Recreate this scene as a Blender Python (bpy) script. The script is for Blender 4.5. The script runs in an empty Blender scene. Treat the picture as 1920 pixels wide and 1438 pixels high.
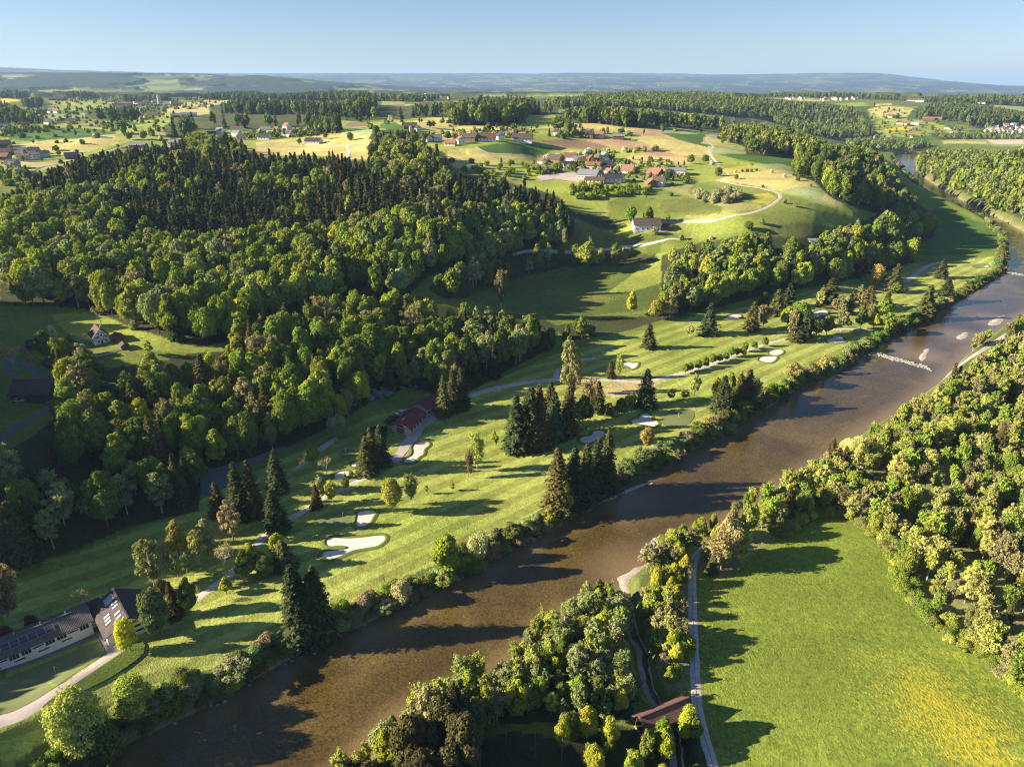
import bpy, math, random, time
import numpy as np
T0 = time.time()
rnd = random.Random(7)
rng = np.random.default_rng(7)
SC = bpy.context.scene
COL = SC.collection
# ------------------------------------------------------------ camera
CAMZ = 120.0
PITCH = math.radians(22.8)
F = 1333.0
cam_d = bpy.data.cameras.new('camera')
cam_d.sensor_width = 36; cam_d.lens = F/1920*36; cam_d.clip_start = 1; cam_d.clip_end = 90000
cam = bpy.data.objects.new('camera', cam_d); COL.objects.link(cam)
cam.location = (0, 0, CAMZ); cam.rotation_euler = (math.pi/2-PITCH, 0, 0)
SC.camera = cam
# ------------------------------------------------------------ light
SUN_EL = math.radians(21.5); SUN_AZ = math.atan2(-1.0, -0.09)     # direction towards the sun in the ground plane
sx, sy = math.sin(SUN_AZ), math.cos(SUN_AZ)
w = bpy.data.worlds.new('World'); SC.world = w; w.use_nodes = True
nt = w.node_tree; nt.nodes.clear()
sky = nt.nodes.new('ShaderNodeTexSky'); sky.sky_type = 'NISHITA'; sky.sun_disc = False
sky.sun_elevation = SUN_EL; sky.sun_rotation = SUN_AZ % (2*math.pi)
sky.altitude = 500; sky.air_density = 1.0; sky.dust_density = 0.3; sky.ozone_density = 2.6
bg = nt.nodes.new('ShaderNodeBackground'); bg.inputs[1].default_value = 0.05
wo = nt.nodes.new('ShaderNodeOutputWorld')
tintn = nt.nodes.new('ShaderNodeMix'); tintn.data_type = 'RGBA'; tintn.blend_type = 'MULTIPLY'; tintn.inputs[0].default_value = 1; tintn.inputs[7].default_value = (.71, .76, .93, 1)
nt.links.new(sky.outputs[0], tintn.inputs[6]); nt.links.new(tintn.outputs[2], bg.inputs[0]); nt.links.new(bg.outputs[0], wo.inputs[0])
sd = bpy.data.lights.new('sun', 'SUN'); sd.energy = 5.0; sd.angle = math.radians(0.5); sd.color = (1.0, 0.86, 0.66)
sun = bpy.data.objects.new('sun', sd); COL.objects.link(sun)
from mathutils import Vector
sdir = Vector((sx*math.cos(SUN_EL), sy*math.cos(SUN_EL), math.sin(SUN_EL)))
sun.rotation_euler = sdir.to_track_quat('Z', 'Y').to_euler(); sun.location = (0, 0, 400)
vs = SC.view_settings
SC.display_settings.display_device = 'sRGB'
vs.view_transform = 'Standard'; vs.look = 'None'; vs.gamma = 1; vs.use_curve_mapping = False; vs.exposure = 1.66
cy = SC.cycles
cy.max_bounces = 5; cy.diffuse_bounces = 3; cy.glossy_bounces = 2; cy.transmission_bounces = 3; cy.volume_bounces = 0
cy.transparent_max_bounces = 8; cy.caustics_reflective = False; cy.caustics_refractive = False
cy.use_denoising = True; cy.denoiser = 'OPENIMAGEDENOISE'; cy.denoising_input_passes = 'RGB_ALBEDO_NORMAL'; cy.denoising_prefilter = 'NONE'; cy.filter_width = 1.15; cy.use_adaptive_sampling = False

# ------------------------------------------------------------ node helpers
def new_mat(name):
    m = bpy.data.materials.new(name); m.use_nodes = True
    t = m.node_tree; t.nodes.clear()
    o = t.nodes.new('ShaderNodeOutputMaterial')
    return m, t, o
def N(t, typ, **kw):
    n = t.nodes.new(typ)
    for k, v in kw.items(): setattr(n, k, v)
    return n
def L(t, a, b): t.links.new(a, b)
def math_n(t, op, a, b=None, c=None):
    n = N(t, 'ShaderNodeMath', operation=op)
    for i, v in enumerate((a, b, c)):
        if v is None: continue
        if hasattr(v, 'links'): L(t, v, n.inputs[i])
        else: n.inputs[i].default_value = v
    return n.outputs[0]
def mix(t, fac, a, b, bt='MIX'):
    n = N(t, 'ShaderNodeMix', data_type='RGBA', blend_type=bt)
    for i, v in ((0, fac), (6, a), (7, b)):
        if hasattr(v, 'links'): L(t, v, n.inputs[i])
        elif i == 0: n.inputs[0].default_value = v
        else: n.inputs[i].default_value = (*v, 1)
    return n.outputs[2]
def noise(t, scale, detail=2, rough=0.5, vec=None, dist=0.0):
    n = N(t, 'ShaderNodeTexNoise'); n.inputs['Scale'].default_value = scale
    n.inputs['Detail'].default_value = detail; n.inputs['Roughness'].default_value = rough; n.inputs['Distortion'].default_value = dist
    if vec is not None: L(t, vec, n.inputs['Vector'])
    return n.outputs[0]
def ramp(t, v, stops):
    n = N(t, 'ShaderNodeValToRGB'); L(t, v, n.inputs[0]); e = n.color_ramp.elements
    while len(e) > 1: e.remove(e[-1])
    for i, (p, c) in enumerate(stops):
        if i == 0: el = e[0]; el.position = p
        else: el = e.new(p)
        c = (c, c, c) if not hasattr(c, '__len__') else c
        el.color = (*c, 1)
    return n.outputs[0]
def rng_map(t, v, a, b, c=0.0, d=1.0):
    n = N(t, 'ShaderNodeMapRange'); L(t, v, n.inputs[0])
    for i, x in enumerate((a, b, c, d)): n.inputs[i+1].default_value = x
    return n.outputs[0]
def pos(t): return N(t, 'ShaderNodeNewGeometry').outputs['Position']
def mapping(t, vec, scale=(1, 1, 1), rot=(0, 0, 0)):
    n = N(t, 'ShaderNodeMapping'); L(t, vec, n.inputs[0]); n.inputs['Scale'].default_value = scale; n.inputs['Rotation'].default_value = rot
    return n.outputs[0]
def principled(t, o, base, rough=0.8, spec=0.3, normal=None):
    p = N(t, 'ShaderNodeBsdfPrincipled')
    if hasattr(base, 'links'): L(t, base, p.inputs['Base Color'])
    else: p.inputs['Base Color'].default_value = (*base, 1)
    p.inputs['Roughness'].default_value = rough; p.inputs['Specular IOR Level'].default_value = spec
    if normal is not None: L(t, normal, p.inputs['Normal'])
    L(t, p.outputs[0], o.inputs['Surface'])
    return p
def bump(t, h, strength=0.5, dist=0.3):
    b = N(t, 'ShaderNodeBump'); L(t, h, b.inputs['Height']); b.inputs['Strength'].default_value = strength; b.inputs['Distance'].default_value = dist
    return b.outputs[0]
def simple_mat(name, c, rough=0.8, var=0.25, scale=0.6, spec=0.3):
    m, t, o = new_mat(name)
    n = noise(t, scale, 4, 0.6, pos(t))
    c0 = tuple(max(0, x*(1-var)) for x in c); c1 = tuple(min(1, x*(1+var)) for x in c)
    principled(t, o, ramp(t, n, [(0.3, c0), (0.7, c1)]), rough, spec)
    return m

# ------------------------------------------------------------ pixel <-> world (all pixel numbers refer to the 1920 x 1438 photograph)
CPI, SPI = math.cos(PITCH), math.sin(PITCH)
def ray(px, py):
    a = (px-960.0); b = (719.0-py)
    return np.array([a, F*CPI+b*SPI, -F*SPI+b*CPI])
def on_plane(px, py, z=0.0):
    d = ray(px, py); t = (z-CAMZ)/d[2]
    return (d[0]*t, d[1]*t)
def project(x, y, z):
    zz = np.asarray(z)-CAMZ
    dep = y*CPI-zz*SPI; up = y*SPI+zz*CPI
    dep = np.maximum(dep, 1e-3)
    return 960+F*x/dep, 719-F*up/dep, dep
def polyin(px, py, poly):
    poly = np.asarray(poly, float); x0, y0 = poly[:, 0], poly[:, 1]; x1, y1 = np.roll(x0, -1), np.roll(y0, -1)
    ins = np.zeros(px.shape, bool)
    bb = (px >= x0.min()) & (px <= x0.max()) & (py >= y0.min()) & (py <= y0.max())
    if not bb.any(): return ins
    qx, qy = px[bb], py[bb]; r = np.zeros(qx.shape, bool)
    for a, b, c, d in zip(x0, y0, x1, y1):
        if b == d: continue
        r ^= ((b > qy) != (d > qy)) & (qx < (c-a)*(qy-b)/(d-b)+a)
    ins[bb] = r
    return ins
def segdist(px, py, line):
    """distance of points to a polyline"""
    d = np.full(px.shape, 1e9)
    for (ax, ay), (bx, by) in zip(line[:-1], line[1:]):
        vx, vy = bx-ax, by-ay; l2 = vx*vx+vy*vy+1e-9
        t = np.clip(((px-ax)*vx+(py-ay)*vy)/l2, 0, 1)
        d = np.minimum(d, np.hypot(px-ax-t*vx, py-ay-t*vy))
    return d
# ------------------------------------------------------------ terrain
RIVZ = -3.0
# (px, py, z) on visible ground
CP = [(960,1438,0),(300,1438,0),(1600,1438,0),(1900,1300,0),(2300,1400,1),(-400,1300,1),(100,1280,0),(500,1150,0),(800,950,0),(1200,850,0),
 (1500,700,0),(1750,560,0),(1850,490,0),(1300,640,0),(1100,690,0),(900,745,0),(700,850,0),(450,980,0),(100,1100,0.5),(250,985,1),(380,915,1),
 (530,845,1),(640,790,2),(760,740,3),(860,720,3),(960,700,2),(1040,650,1.5),(1150,625,1),(1250,600,1),(1350,585,1),(1450,560,1),(1600,520,1),(1700,480,1),
 (1560,950,0),(1900,900,1),(1900,700,1),(2200,800,2),(1700,1100,0),(1400,1050,0),
 (0,900,14),(120,930,8),(260,880,6),(0,780,16),(50,740,16),(100,690,17),(215,755,14),(300,780,9),(420,830,4),(180,640,19),(100,600,22),(0,600,24),(300,640,20),(420,640,17),
 (560,640,13),(500,720,9),(620,700,9),(700,680,9),(640,760,6),(760,690,6),(820,640,7),(900,600,8),(950,640,3),
 (1000,560,5),(1150,540,6),(900,530,11),(830,490,28),(1050,490,10),(1180,470,12),(1120,440,20),(1250,470,12),(1080,400,36),
 (1213,428,26),(1100,340,46),(1000,300,50),(1290,340,46),(1270,440,24),(1300,465,14),(1350,415,32),(1400,390,38),(1460,370,40),(1530,410,32),(1560,440,22),(1450,440,26),
 (1400,330,47),(1300,300,52),(1550,370,40),(1600,395,33),(1640,430,20),(1560,350,42),(1500,330,46),(1700,440,3),(1680,460,2),(1620,480,4),
 (1780,420,1),(1800,460,0),(1700,400,8),(1680,370,20),(1640,330,36),(1600,300,42),(1500,290,48),(1450,275,52),(1400,270,53),(1650,300,28),(1672,305,6),
 (960,268,66),(880,262,66),(1000,262,66),(760,262,68),(850,300,56),(600,275,58),(500,290,56),(700,245,72),(950,235,72),(1100,252,68),(1180,262,64),(1250,250,66),(1320,255,62),
 (300,285,54),(150,290,48),(50,310,44),(0,340,38),(30,380,30),(0,430,28),(200,260,60),(100,240,62),(250,225,66),(400,225,70),(50,215,66),(200,200,70),(480,255,62),(420,235,68),
 (700,215,74),(850,220,74),(1000,220,74),(1150,222,72),(1300,232,64),(1350,245,58),
 (1720,290,-1),(1680,288,0),(1780,265,8),(1700,270,6),(1650,262,12),(1600,255,14),(1550,250,14),(1850,262,8),(1920,262,8),
 (1750,300,2),(1735,325,2),(1770,350,4),(1830,380,5),(1900,410,4),(1790,310,30),(1850,300,42),(1920,290,46),(1920,340,36),(1860,350,26),(1880,380,12),(1990,430,6),(2050,350,40),(2200,450,20),(2100,560,4),
 (1700,240,26),(1650,225,38),(1800,245,18),(1800,222,44),(1900,225,34),(1650,205,60),(1750,200,62),(1850,195,64),(1920,200,52),
 (1450,215,52),(1550,225,40),(1350,205,66),(1250,210,70),(1500,195,70),(1600,190,72),(1580,248,20),
 (100,185,78),(300,190,78),(500,185,80),(700,190,80),(900,195,80),(1100,198,78),(1300,190,78),(1500,183,78),(1700,182,80),(1850,182,82)]
# (azimuth in degrees, distance, z): ground under the woods and far away
CD = [(-36,420,27),(-30,400,24),(-24,400,20),(-18,400,18),(-12,400,26),(-36,520,36),(-28,520,34),(-20,520,34),(-12,500,38),(-6,480,36),(-6,420,30),(-30,640,48),(-22,660,50),(-14,640,50),(-6,600,48),(0,560,42),(4,520,34),
 (-40,150,4),(-50,150,8),(-60,150,18),(-50,260,22),(-60,300,40),(-48,420,40),(-60,600,60),(-75,300,50),(-75,100,14),(-46,600,50),
 (50,150,2),(60,250,4),(50,400,10),(60,700,40),(75,300,20),
 (-60,1500,80),(60,1500,70),(-40,1200,66)]
CD += [(a, 3600, z) for a, z in ((-75,110),(-50,100),(-38,84),(-25,70),(-10,66),(0,66),(10,64),(20,60),(30,60),(40,70),(60,80))]
CD += [(a, 5000, z) for a, z in ((-75,140),(-50,120),(-38,80),(-25,60),(-10,40),(0,40),(12,36),(24,30),(32,30),(45,30),(70,60))]
CD += [(a, 7000, z) for a, z in ((-75,250),(-50,210),(-38,168),(-32,178),(-26,188),(-22,190),(-18,184),(-15,150),(-11,90),(-6,60),(4,40),(14,20),(24,10),(36,-10),(60,0))]
CD += [(a, 11000, z) for a, z in ((-75,300),(-38,240),(-26,200),(-14,110),(-6,60),(0,70),(8,90),(16,50),(24,-10),(32,-30),(40,-60),(70,-60))]
CD += [(a, 19000, z) for a, z in ((-75,420),(-38,430),(-30,380),(-20,330),(-13,340),(-8,360),(-2,350),(3,350),(8,370),(13,360),(17,300),(22,330),(26,330),(29,200),(32,60),(38,-20),(70,-40))]
CD += [(a, 30000, z) for a, z in ((-75,300),(-38,300),(-10,300),(8,300),(20,260),(26,240),(32,0),(38,-80),(70,-80))]
pts = []
for px, py, z in CP:
    x, y = on_plane(px, py, z); pts.append((math.atan2(x, y), math.log(math.hypot(x, y)), z))
for a, d, z in CD: pts.append((math.radians(a), math.log(d), z))
pts = np.array(pts)
def _phi(r2): return np.sqrt(r2+0.0012)
PA = pts[:, :2]; D2 = ((PA[:, None, :]-PA[None, :, :])**2).sum(-1)
nP = len(pts)
A = np.zeros((nP+3, nP+3)); A[:nP, :nP] = _phi(D2)-np.eye(nP)*0.004
A[:nP, nP] = 1; A[:nP, nP+1:] = PA; A[nP, :nP] = 1; A[nP+1:, :nP] = PA.T
rhs = np.zeros(nP+3); rhs[:nP] = pts[:, 2]
WT = np.linalg.solve(A, rhs)
def rbf(U, V):
    out = WT[nP]+WT[nP+1]*U+WT[nP+2]*V
    for i in range(nP):
        out += WT[i]*_phi((U-PA[i, 0])**2+(V-PA[i, 1])**2)
    return out
LEFT = [(60,1530),(120,1475),(170,1438),(234,1402),(314,1365),(377,1335),(434,1305),(501,1265),(548,1238),(614,1208),(640,1197),(690,1172),(757,1140),(814,1110),(874,1083),(920,1055),(974,1028),
 (1034,995),(1054,981),(1097,958),(1135,928),(1195,898),(1258,867),(1280,854),(1323,834),(1373,809),(1420,780),(1480,744),(1527,710),(1580,694),(1614,667),(1647,650),(1681,627),(1721,607),(1764,583),(1814,550),
 (1858,527),(1878,513),(1884,497),(1886,480),(1887,450),(1874,436),(1853,420),(1800,400),(1765,385),(1735,365),(1712,342),(1694,323),(1680,300),(1681,291),(1692,287)]
RIGHT = [(560,1540),(610,1490),(670,1430),(715,1390),(760,1345),(800,1320),(870,1290),(940,1262),(1000,1200),(1060,1160),(1120,1128),(1160,1112),(1172,1085),(1205,1058),(1230,1035),(1290,1010),(1370,975),(1440,930),
 (1560,850),(1640,795),(1700,760),(1760,715),(1810,665),(1860,625),(1900,600),(1960,570),(2010,530),(2020,490),(1990,460),(1930,440),(1900,425),(1872,410),(1836,394),(1796,372),(1762,353),(1733,334),(1716,318),(1716,302),(1726,293),(1734,288)]
LEFTW = [on_plane(a, b, RIVZ) for a, b in LEFT]; RIGHTW = [on_plane(a, b, RIVZ) for a, b in RIGHT]
RIVPOLY = np.array(LEFTW+RIGHTW[::-1])
CREEK = [(1171,1110),(1176,1125),(1181,1158),(1188,1192),(1203,1215),(1208,1245),(1214,1278),(1226,1308),(1248,1335),(1262,1365),(1268,1400),(1275,1500)]
CREEKW = [on_plane(a, b, -2.5) for a, b in CREEK]
# polar mesh: dense where the camera is close, coarser far away
NU = 760
us = np.radians(np.concatenate([np.linspace(-80, -46, 60, endpoint=False), np.linspace(-46, 46, NU), np.linspace(46, 80, 61)[1:]]))
vs_ = np.concatenate([np.linspace(math.log(22), math.log(90), 60, endpoint=False), np.linspace(math.log(90), math.log(7000), 820, endpoint=False), np.linspace(math.log(7000), math.log(34000), 140)])
nu, nv = len(us), len(vs_)
# coarse evaluation then bilinear refinement
cu = np.radians(np.linspace(-80, 80, 261)); cv = np.linspace(vs_[0], vs_[-1], 341)
CU, CV = np.meshgrid(cu, cv, indexing='ij')
ZC = rbf(CU, CV)
def bil(grid, gu, gv, U, V):
    fu = np.clip((U-gu[0])/(gu[1]-gu[0]), 0, len(gu)-1.001); fv = np.clip((V-gv[0])/(gv[1]-gv[0]), 0, len(gv)-1.001)
    i = fu.astype(int); j = fv.astype(int); a = fu-i; b = fv-j
    return grid[i, j]*(1-a)*(1-b)+grid[i+1, j]*a*(1-b)+grid[i, j+1]*(1-a)*b+grid[i+1, j+1]*a*b
UG, VG = np.meshgrid(us, vs_, indexing='ij')
DG = np.exp(VG); XG = DG*np.sin(UG); YG = DG*np.cos(UG)
ZG = bil(ZC, cu, cv, UG, VG)
def vnoise(x, y, s, seed):
    """value noise in world metres"""
    r = np.random.default_rng(seed).random((257, 257))
    fx = x/s+1000.5; fy = y/s+1000.5; ix = np.floor(fx).astype(int); iy = np.floor(fy).astype(int); a = fx-ix; b = fy-iy
    a = a*a*(3-2*a); b = b*b*(3-2*b); ix %= 256; iy %= 256
    return (r[ix, iy]*(1-a)*(1-b)+r[ix+1, iy]*a*(1-b)+r[ix, iy+1]*(1-a)*b+r[ix+1, iy+1]*a*b)-0.5
rel = np.clip((ZG-2)/12, 0, 1)
ZG += rel*(vnoise(XG, YG, 90, 1)*5+vnoise(XG, YG, 30, 2)*2)+vnoise(XG, YG, 45, 3)*0.7+vnoise(XG, YG, 18, 4)*0.35
farw = np.clip((DG-4500)/2000, 0, 1)
ZG += farw*(vnoise(XG, YG, 900, 5)*24+vnoise(XG, YG, 350, 6)*9)
ZG += np.clip((DG-14000)/3000, 0, 1)*vnoise(XG, YG, 2600, 8)*60
# river bed and creek
near = DG < 2200
rx, ry = XG[near], YG[near]
dist = segdist(rx, ry, LEFTW); dist = np.minimum(dist, segdist(rx, ry, RIGHTW))
inside = polyin(rx, ry, RIVPOLY)
sdist = np.where(inside, -dist, dist)
sdist = np.minimum(sdist, 1e9)
rd = DG[near]; k = np.where(rd > 560, np.clip((sdist+0.3)/4.0, 0, 1), np.clip((sdist+2.0)/7.0, 0, 1)); k = k*k*(3-2*k)
zn = ZG[near]; bed = RIVZ-1.6
zn = np.minimum(zn, RIVZ+2.6+np.maximum(sdist, 0)*.5)
zn = bed+(np.maximum(zn, RIVZ+1.2)-bed)*k
dc = segdist(rx, ry, CREEKW)
kc = np.clip((dc-0.5)/3.2, 0, 1); kc = kc*kc*(3-2*kc)
zn = np.minimum(zn, np.where(dc < 6, (RIVZ-0.7)+(zn-(RIVZ-0.7))*kc, zn))
ZG[near] = zn
SDR = np.full(XG.shape, 1e6); SDR[near] = sdist
def H(x, y):
    x = np.asarray(x, float); y = np.asarray(y, float)
    U = np.arctan2(x, y); V = np.log(np.hypot(x, y)+1e-9)
    i = np.clip(np.searchsorted(us, U)-1, 0, nu-2); j = np.clip(np.searchsorted(vs_, V)-1, 0, nv-2)
    a = np.clip((U-us[i])/(us[i+1]-us[i]), 0, 1); b = np.clip((V-vs_[j])/(vs_[j+1]-vs_[j]), 0, 1)
    return ZG[i, j]*(1-a)*(1-b)+ZG[i+1, j]*a*(1-b)+ZG[i, j+1]*(1-a)*b+ZG[i+1, j+1]*a*b
_TS = np.exp(np.linspace(math.log(60), math.log(30000), 2600))
def hit(px, py, dz=0.0):
    """first point where the line of sight through a pixel meets the ground (raised by dz)"""
    d = ray(px, py); d = d/math.hypot(d[0], d[1])
    x = d[0]*_TS; y = d[1]*_TS; z = CAMZ+d[2]*_TS
    g = z-(H(x, y)+dz); neg = np.where(g < 0)[0]
    if len(neg) == 0: n = len(_TS)-1; return (x[n], y[n])
    n = neg[0]
    if n == 0: return (x[0], y[0])
    f = g[n-1]/(g[n-1]-g[n])
    return (x[n-1]+(x[n]-x[n-1])*f, y[n-1]+(y[n]-y[n-1])*f)
def W(poly): return [hit(*p) for p in poly]
print('terrain', time.time()-T0)

# ------------------------------------------------------------ land use, painted as field colours on the one ground sheet, valley shade painted in too
GRASS=(.115,.15,.028); PALE=(.34,.31,.12); LIME=(.20,.24,.045); DKG=(.055,.115,.02); BROWN=(.17,.115,.085); PINK=(.30,.21,.13)
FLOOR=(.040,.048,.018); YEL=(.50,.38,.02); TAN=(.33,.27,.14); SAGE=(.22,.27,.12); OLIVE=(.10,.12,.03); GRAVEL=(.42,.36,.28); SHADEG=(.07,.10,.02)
FIELDS = [
 (LIME,[(0,235),(210,225),(640,200),(1350,230),(1480,270),(1480,330),(1610,395),(1560,440),(1240,440),(1160,440),(1080,400),(840,290),(700,300),(640,295),(470,295),(440,258),(330,262),(240,270),(0,345)]),
 (PALE,[(20,275),(70,262),(190,245),(225,262),(150,280),(100,292),(60,282)]),(PALE,[(10,272),(60,268),(180,256),(225,268),(140,290),(95,294),(45,285)]),
 (DKG,[(14,256),(50,244),(120,240),(190,243),(219,247),(214,252),(140,260),(60,266),(20,262)]),
 (PALE,[(30,303),(60,306),(110,302),(135,300),(110,312),(60,323),(30,318)]),(LIME,[(225,265),(260,260),(320,252),(330,262),(290,276),(230,275)]),
 (BROWN,[(145,237),(200,231),(300,228),(260,232),(180,238)]),(DKG,[(190,230),(240,228),(310,229),(200,237)]),
 (PALE,[(300,205),(345,200),(390,202),(395,213),(330,219),(300,212)]),(BROWN,[(348,200),(383,200),(370,205),(350,206)]),
 (LIME,[(35,190),(210,190),(215,200),(150,208),(60,200)]),(YEL,[(0,186),(36,188),(36,191),(0,191)]),(PALE,[(360,187),(520,186),(525,190),(400,195)]),
 (PALE,[(478,268),(520,262),(600,253),(690,254),(694,262),(640,268),(480,276)]),(PALE,[(480,276),(600,274),(700,268),(690,300),(640,296),(560,290),(478,300)]),
 (SAGE,[(640,240),(690,238),(720,245),(700,256),(640,256)]),(PALE,[(640,252),(700,256),(690,270),(640,272)]),(LIME,[(640,228),(700,226),(760,232),(755,245),(720,248),(690,240),(640,245)]),(DKG,[(715,232),(745,230),(760,238),(755,246),(735,247),(712,240)]),
 (PALE,[(745,232),(800,222),(842,219),(846,236),(770,240)]),(PALE,[(795,240),(850,236),(960,238),(1000,240),(1000,250),(930,250),(850,262),(800,250)]),
 (LIME,[(985,218),(1060,217),(1050,232),(1000,240),(960,238)]),(PALE,[(1060,230),(1160,235),(1240,243),(1170,250),(1100,245),(1010,240)]),
 (PALE,[(838,283),(890,278),(1000,292),(1005,298),(930,308),(890,318),(850,315),(840,300)]),(DKG,[(895,275),(940,270),(990,268),(1040,278),(1025,288),(950,290),(905,285)]),
 (BROWN,[(1010,264),(1060,262),(1100,263),(1146,278),(1100,279),(1060,279),(1030,272)]),(PINK,[(1095,263),(1145,260),(1200,268),(1280,285),(1280,296),(1245,296),(1190,286),(1150,277)]),
 (PALE,[(1180,260),(1245,252),(1345,280),(1330,291),(1280,292),(1215,272)]),(TAN,[(1140,298),(1200,292),(1280,294),(1285,305),(1240,310),(1180,302)]),(TAN,[(1280,296),(1320,292),(1285,310),(1240,308)]),
 (PINK,[(1180,246),(1240,243),(1280,246),(1240,256),(1195,255)]),(DKG,[(1240,250),(1310,250),(1345,270),(1325,276),(1270,262)]),(SAGE,[(1240,240),(1315,246),(1310,252),(1240,250)]),
 (PALE,[(1315,270),(1325,252),(1350,250),(1390,270),(1370,277)]),(SAGE,[(1335,279),(1395,275),(1400,288),(1335,290)]),
 (LIME,[(1300,295),(1345,292),(1440,302),(1420,312),(1340,312)]),(DKG,[(1345,290),(1490,296),(1485,312),(1440,310)]),((.34,.31,.05),[(1355,318),(1370,314),(1410,310),(1440,317),(1390,320),(1365,325)]),
 (SAGE,[(1415,309),(1460,307),(1485,314),(1480,330),(1440,318)]),(PALE,[(1365,330),(1380,322),(1440,318),(1490,322),(1528,340),(1535,350),(1470,360),(1400,350),(1345,340)]),
 (SAGE,[(1455,360),(1540,350),(1590,362),(1580,380),(1560,388),(1530,380)]),(PALE,[(1540,372),(1590,368),(1580,385),(1560,388)]),
 ((.13,.165,.038),[(1265,342),(1340,340),(1430,352),(1455,362),(1462,375),(1440,388),(1400,402),(1300,414),(1140,412),(1140,378),(1180,365)]),
 ((.21,.215,.08),[(1240,352),(1300,345),(1290,360),(1310,372),(1340,380),(1430,385),(1425,393),(1350,408),(1300,413),(1280,404),(1352,400),(1356,390),(1300,370)]),
 ((.27,.27,.04),[(1410,365),(1440,362),(1457,372),(1440,384),(1410,380)]),(OLIVE,[(1240,375),(1300,372),(1352,388),(1350,400),(1280,402),(1240,398)]),(GRASS,[(1140,378),(1180,368),(1240,372),(1240,398),(1150,410)]),
 ((.14,.175,.038),[(1270,418),(1400,405),(1450,388),(1470,365),(1520,380),(1600,405),(1590,425),(1480,425),(1420,430),(1380,440),(1280,445)]),
 (OLIVE,[(1430,430),(1450,425),(1560,428),(1545,455),(1450,450),(1420,440)]),
 (SHADEG,[(880,500),(1030,475),(1080,405),(1160,440),(1240,450),(1240,480),(1250,520),(1230,580),(1120,590),(1060,600),(1000,590),(870,560)]),  # valley meadow, its shade painted in as a darker green
 (LIME,[(1200,480),(1270,470),(1260,500),(1240,530),(1190,545),(1140,550),(1200,500)]),
 (OLIVE,[(1010,545),(1080,540),(1150,560),(1100,585),(1020,575)]),
 (GRASS,[(0,570),(110,570),(180,590),(260,610),(430,640),(425,665),(330,665),(170,680),(60,650),(0,640)]),(LIME,[(95,590),(160,585),(240,605),(320,640),(420,650),(420,662),(330,662),(230,655),(170,640),(120,620)]),
 (DKG,[(1700,470),(1690,455),(1745,410),(1740,385),(1765,385),(1850,420),(1868,440),(1862,470),(1760,480)]),
 (GRASS,[(1700,400),(1720,370),(1760,385),(1740,400),(1710,420)]),
 # far right slopes
 (LIME,[(1625,205),(1720,200),(1700,222),(1760,232),(1900,262),(1800,258),(1650,258),(1640,235)]),(PALE,[(1625,205),(1660,200),(1715,205),(1700,218),(1660,222),(1635,215)]),(YEL,[(1660,242),(1690,238),(1715,240),(1712,244),(1660,246)]),
 (PALE,[(1640,196),(1670,194),(1670,198),(1640,200)]),(YEL,[(1535,243),(1560,244),(1625,250),(1618,254),(1560,249),(1535,247)]),(PALE,[(1765,264),(1850,266),(1850,270),(1770,270)]),(GRAVEL,[(1850,262),(1920,262),(1920,270),(1860,270)]),
 (DKG,[(1680,258),(1760,254),(1790,258),(1770,264),(1690,263)]),(LIME,[(1540,195),(1620,192),(1625,199),(1545,201)]),(PALE,[(1850,208),(1890,215),(1910,218),(1870,215)]),
 (BROWN,[(645,236),(655,230),(690,230),(700,236)]),(LIME,[(715,190),(760,190),(760,198),(715,200)]),(BROWN,[(722,198),(758,196),(758,200),(724,201)]),
 (PALE,[(0,190),(20,192),(20,196),(0,196)]),(PINK,[(215,258),(245,254),(300,245),(305,250),(262,258),(220,262)]),
]
GOLF = [(0,1070),(120,1048),(250,995),(380,935),(530,860),(620,812),(700,780),(880,735),(960,700),(1040,665),(1140,640),(1250,605),(1400,575),(1600,535),(1700,490),(1870,480),(1890,520),(1700,640),(1300,880),(640,1230),(200,1438),(0,1600)]
ROUGHS = [ # tan rough or gravelly bare patches on the course
 [(1150,715),(1200,712),(1240,718),(1200,738),(1150,745),(1120,735)]]
CG = np.zeros(XG.shape+(3,)); CG[:] = GRASS
farm = DG > 1500
# patchwork of fields and woods beyond the modelled ones
def patchwork(x, y, s, seed):
    r = np.random.default_rng(seed)
    gx = x/s; gy = y/(s*1.0); ix = np.floor(gx).astype(int); iy = np.floor(gy).astype(int)
    jx = r.random((256, 256)); jy = r.random((256, 256)); idr = r.random((256, 256))
    best = np.full(x.shape, 1e9); val = np.zeros(x.shape)
    for a in (-1, 0, 1):
        for b in (-1, 0, 1):
            cx_, cy_ = (ix+a) % 256, (iy+b) % 256
            d = (gx-(ix+a)-jx[cx_, cy_])**2+(gy-(iy+b)-jy[cx_, cy_])**2
            m = d < best; best = np.where(m, d, best); val = np.where(m, idr[cx_, cy_], val)
    return val
xf, yf = XG[farm], YG[farm]
pv = patchwork(xf*1.0, yf*0.55, 140, 11)
pal = np.array([GRASS, LIME, PALE, SAGE, DKG, GRASS, GRASS, OLIVE, SAGE, GRASS])*.85
cf = pal[(pv*9.999).astype(int)]
wn = .65*vnoise(xf, yf*0.6, 700, 21)+0.85*vnoise(xf, yf*0.6, 260, 22)+.45*vnoise(xf, yf*.6, 110, 24)+0.15*vnoise(xf, yf, 60, 23)
df = DG[farm]
wood = wn > np.where(df < 4500, -.05, -.02)
FARWOOD = np.zeros(XG.shape, bool); tmp = FARWOOD[farm]; tmp[:] = wood & (df > 3000); FARWOOD[farm] = tmp
cf[tmp] = (.022, .034, .014)
CG[farm] = cf
FW = [(c, W(p)) for c, p in FIELDS]
for c, p in FW: CG[polyin(XG, YG, p)] = c
MOW = np.zeros(XG.shape); gp = polyin(XG, YG, W(GOLF))
CG[gp] = (.215, .25, .06); MOW[gp] = 1
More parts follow.
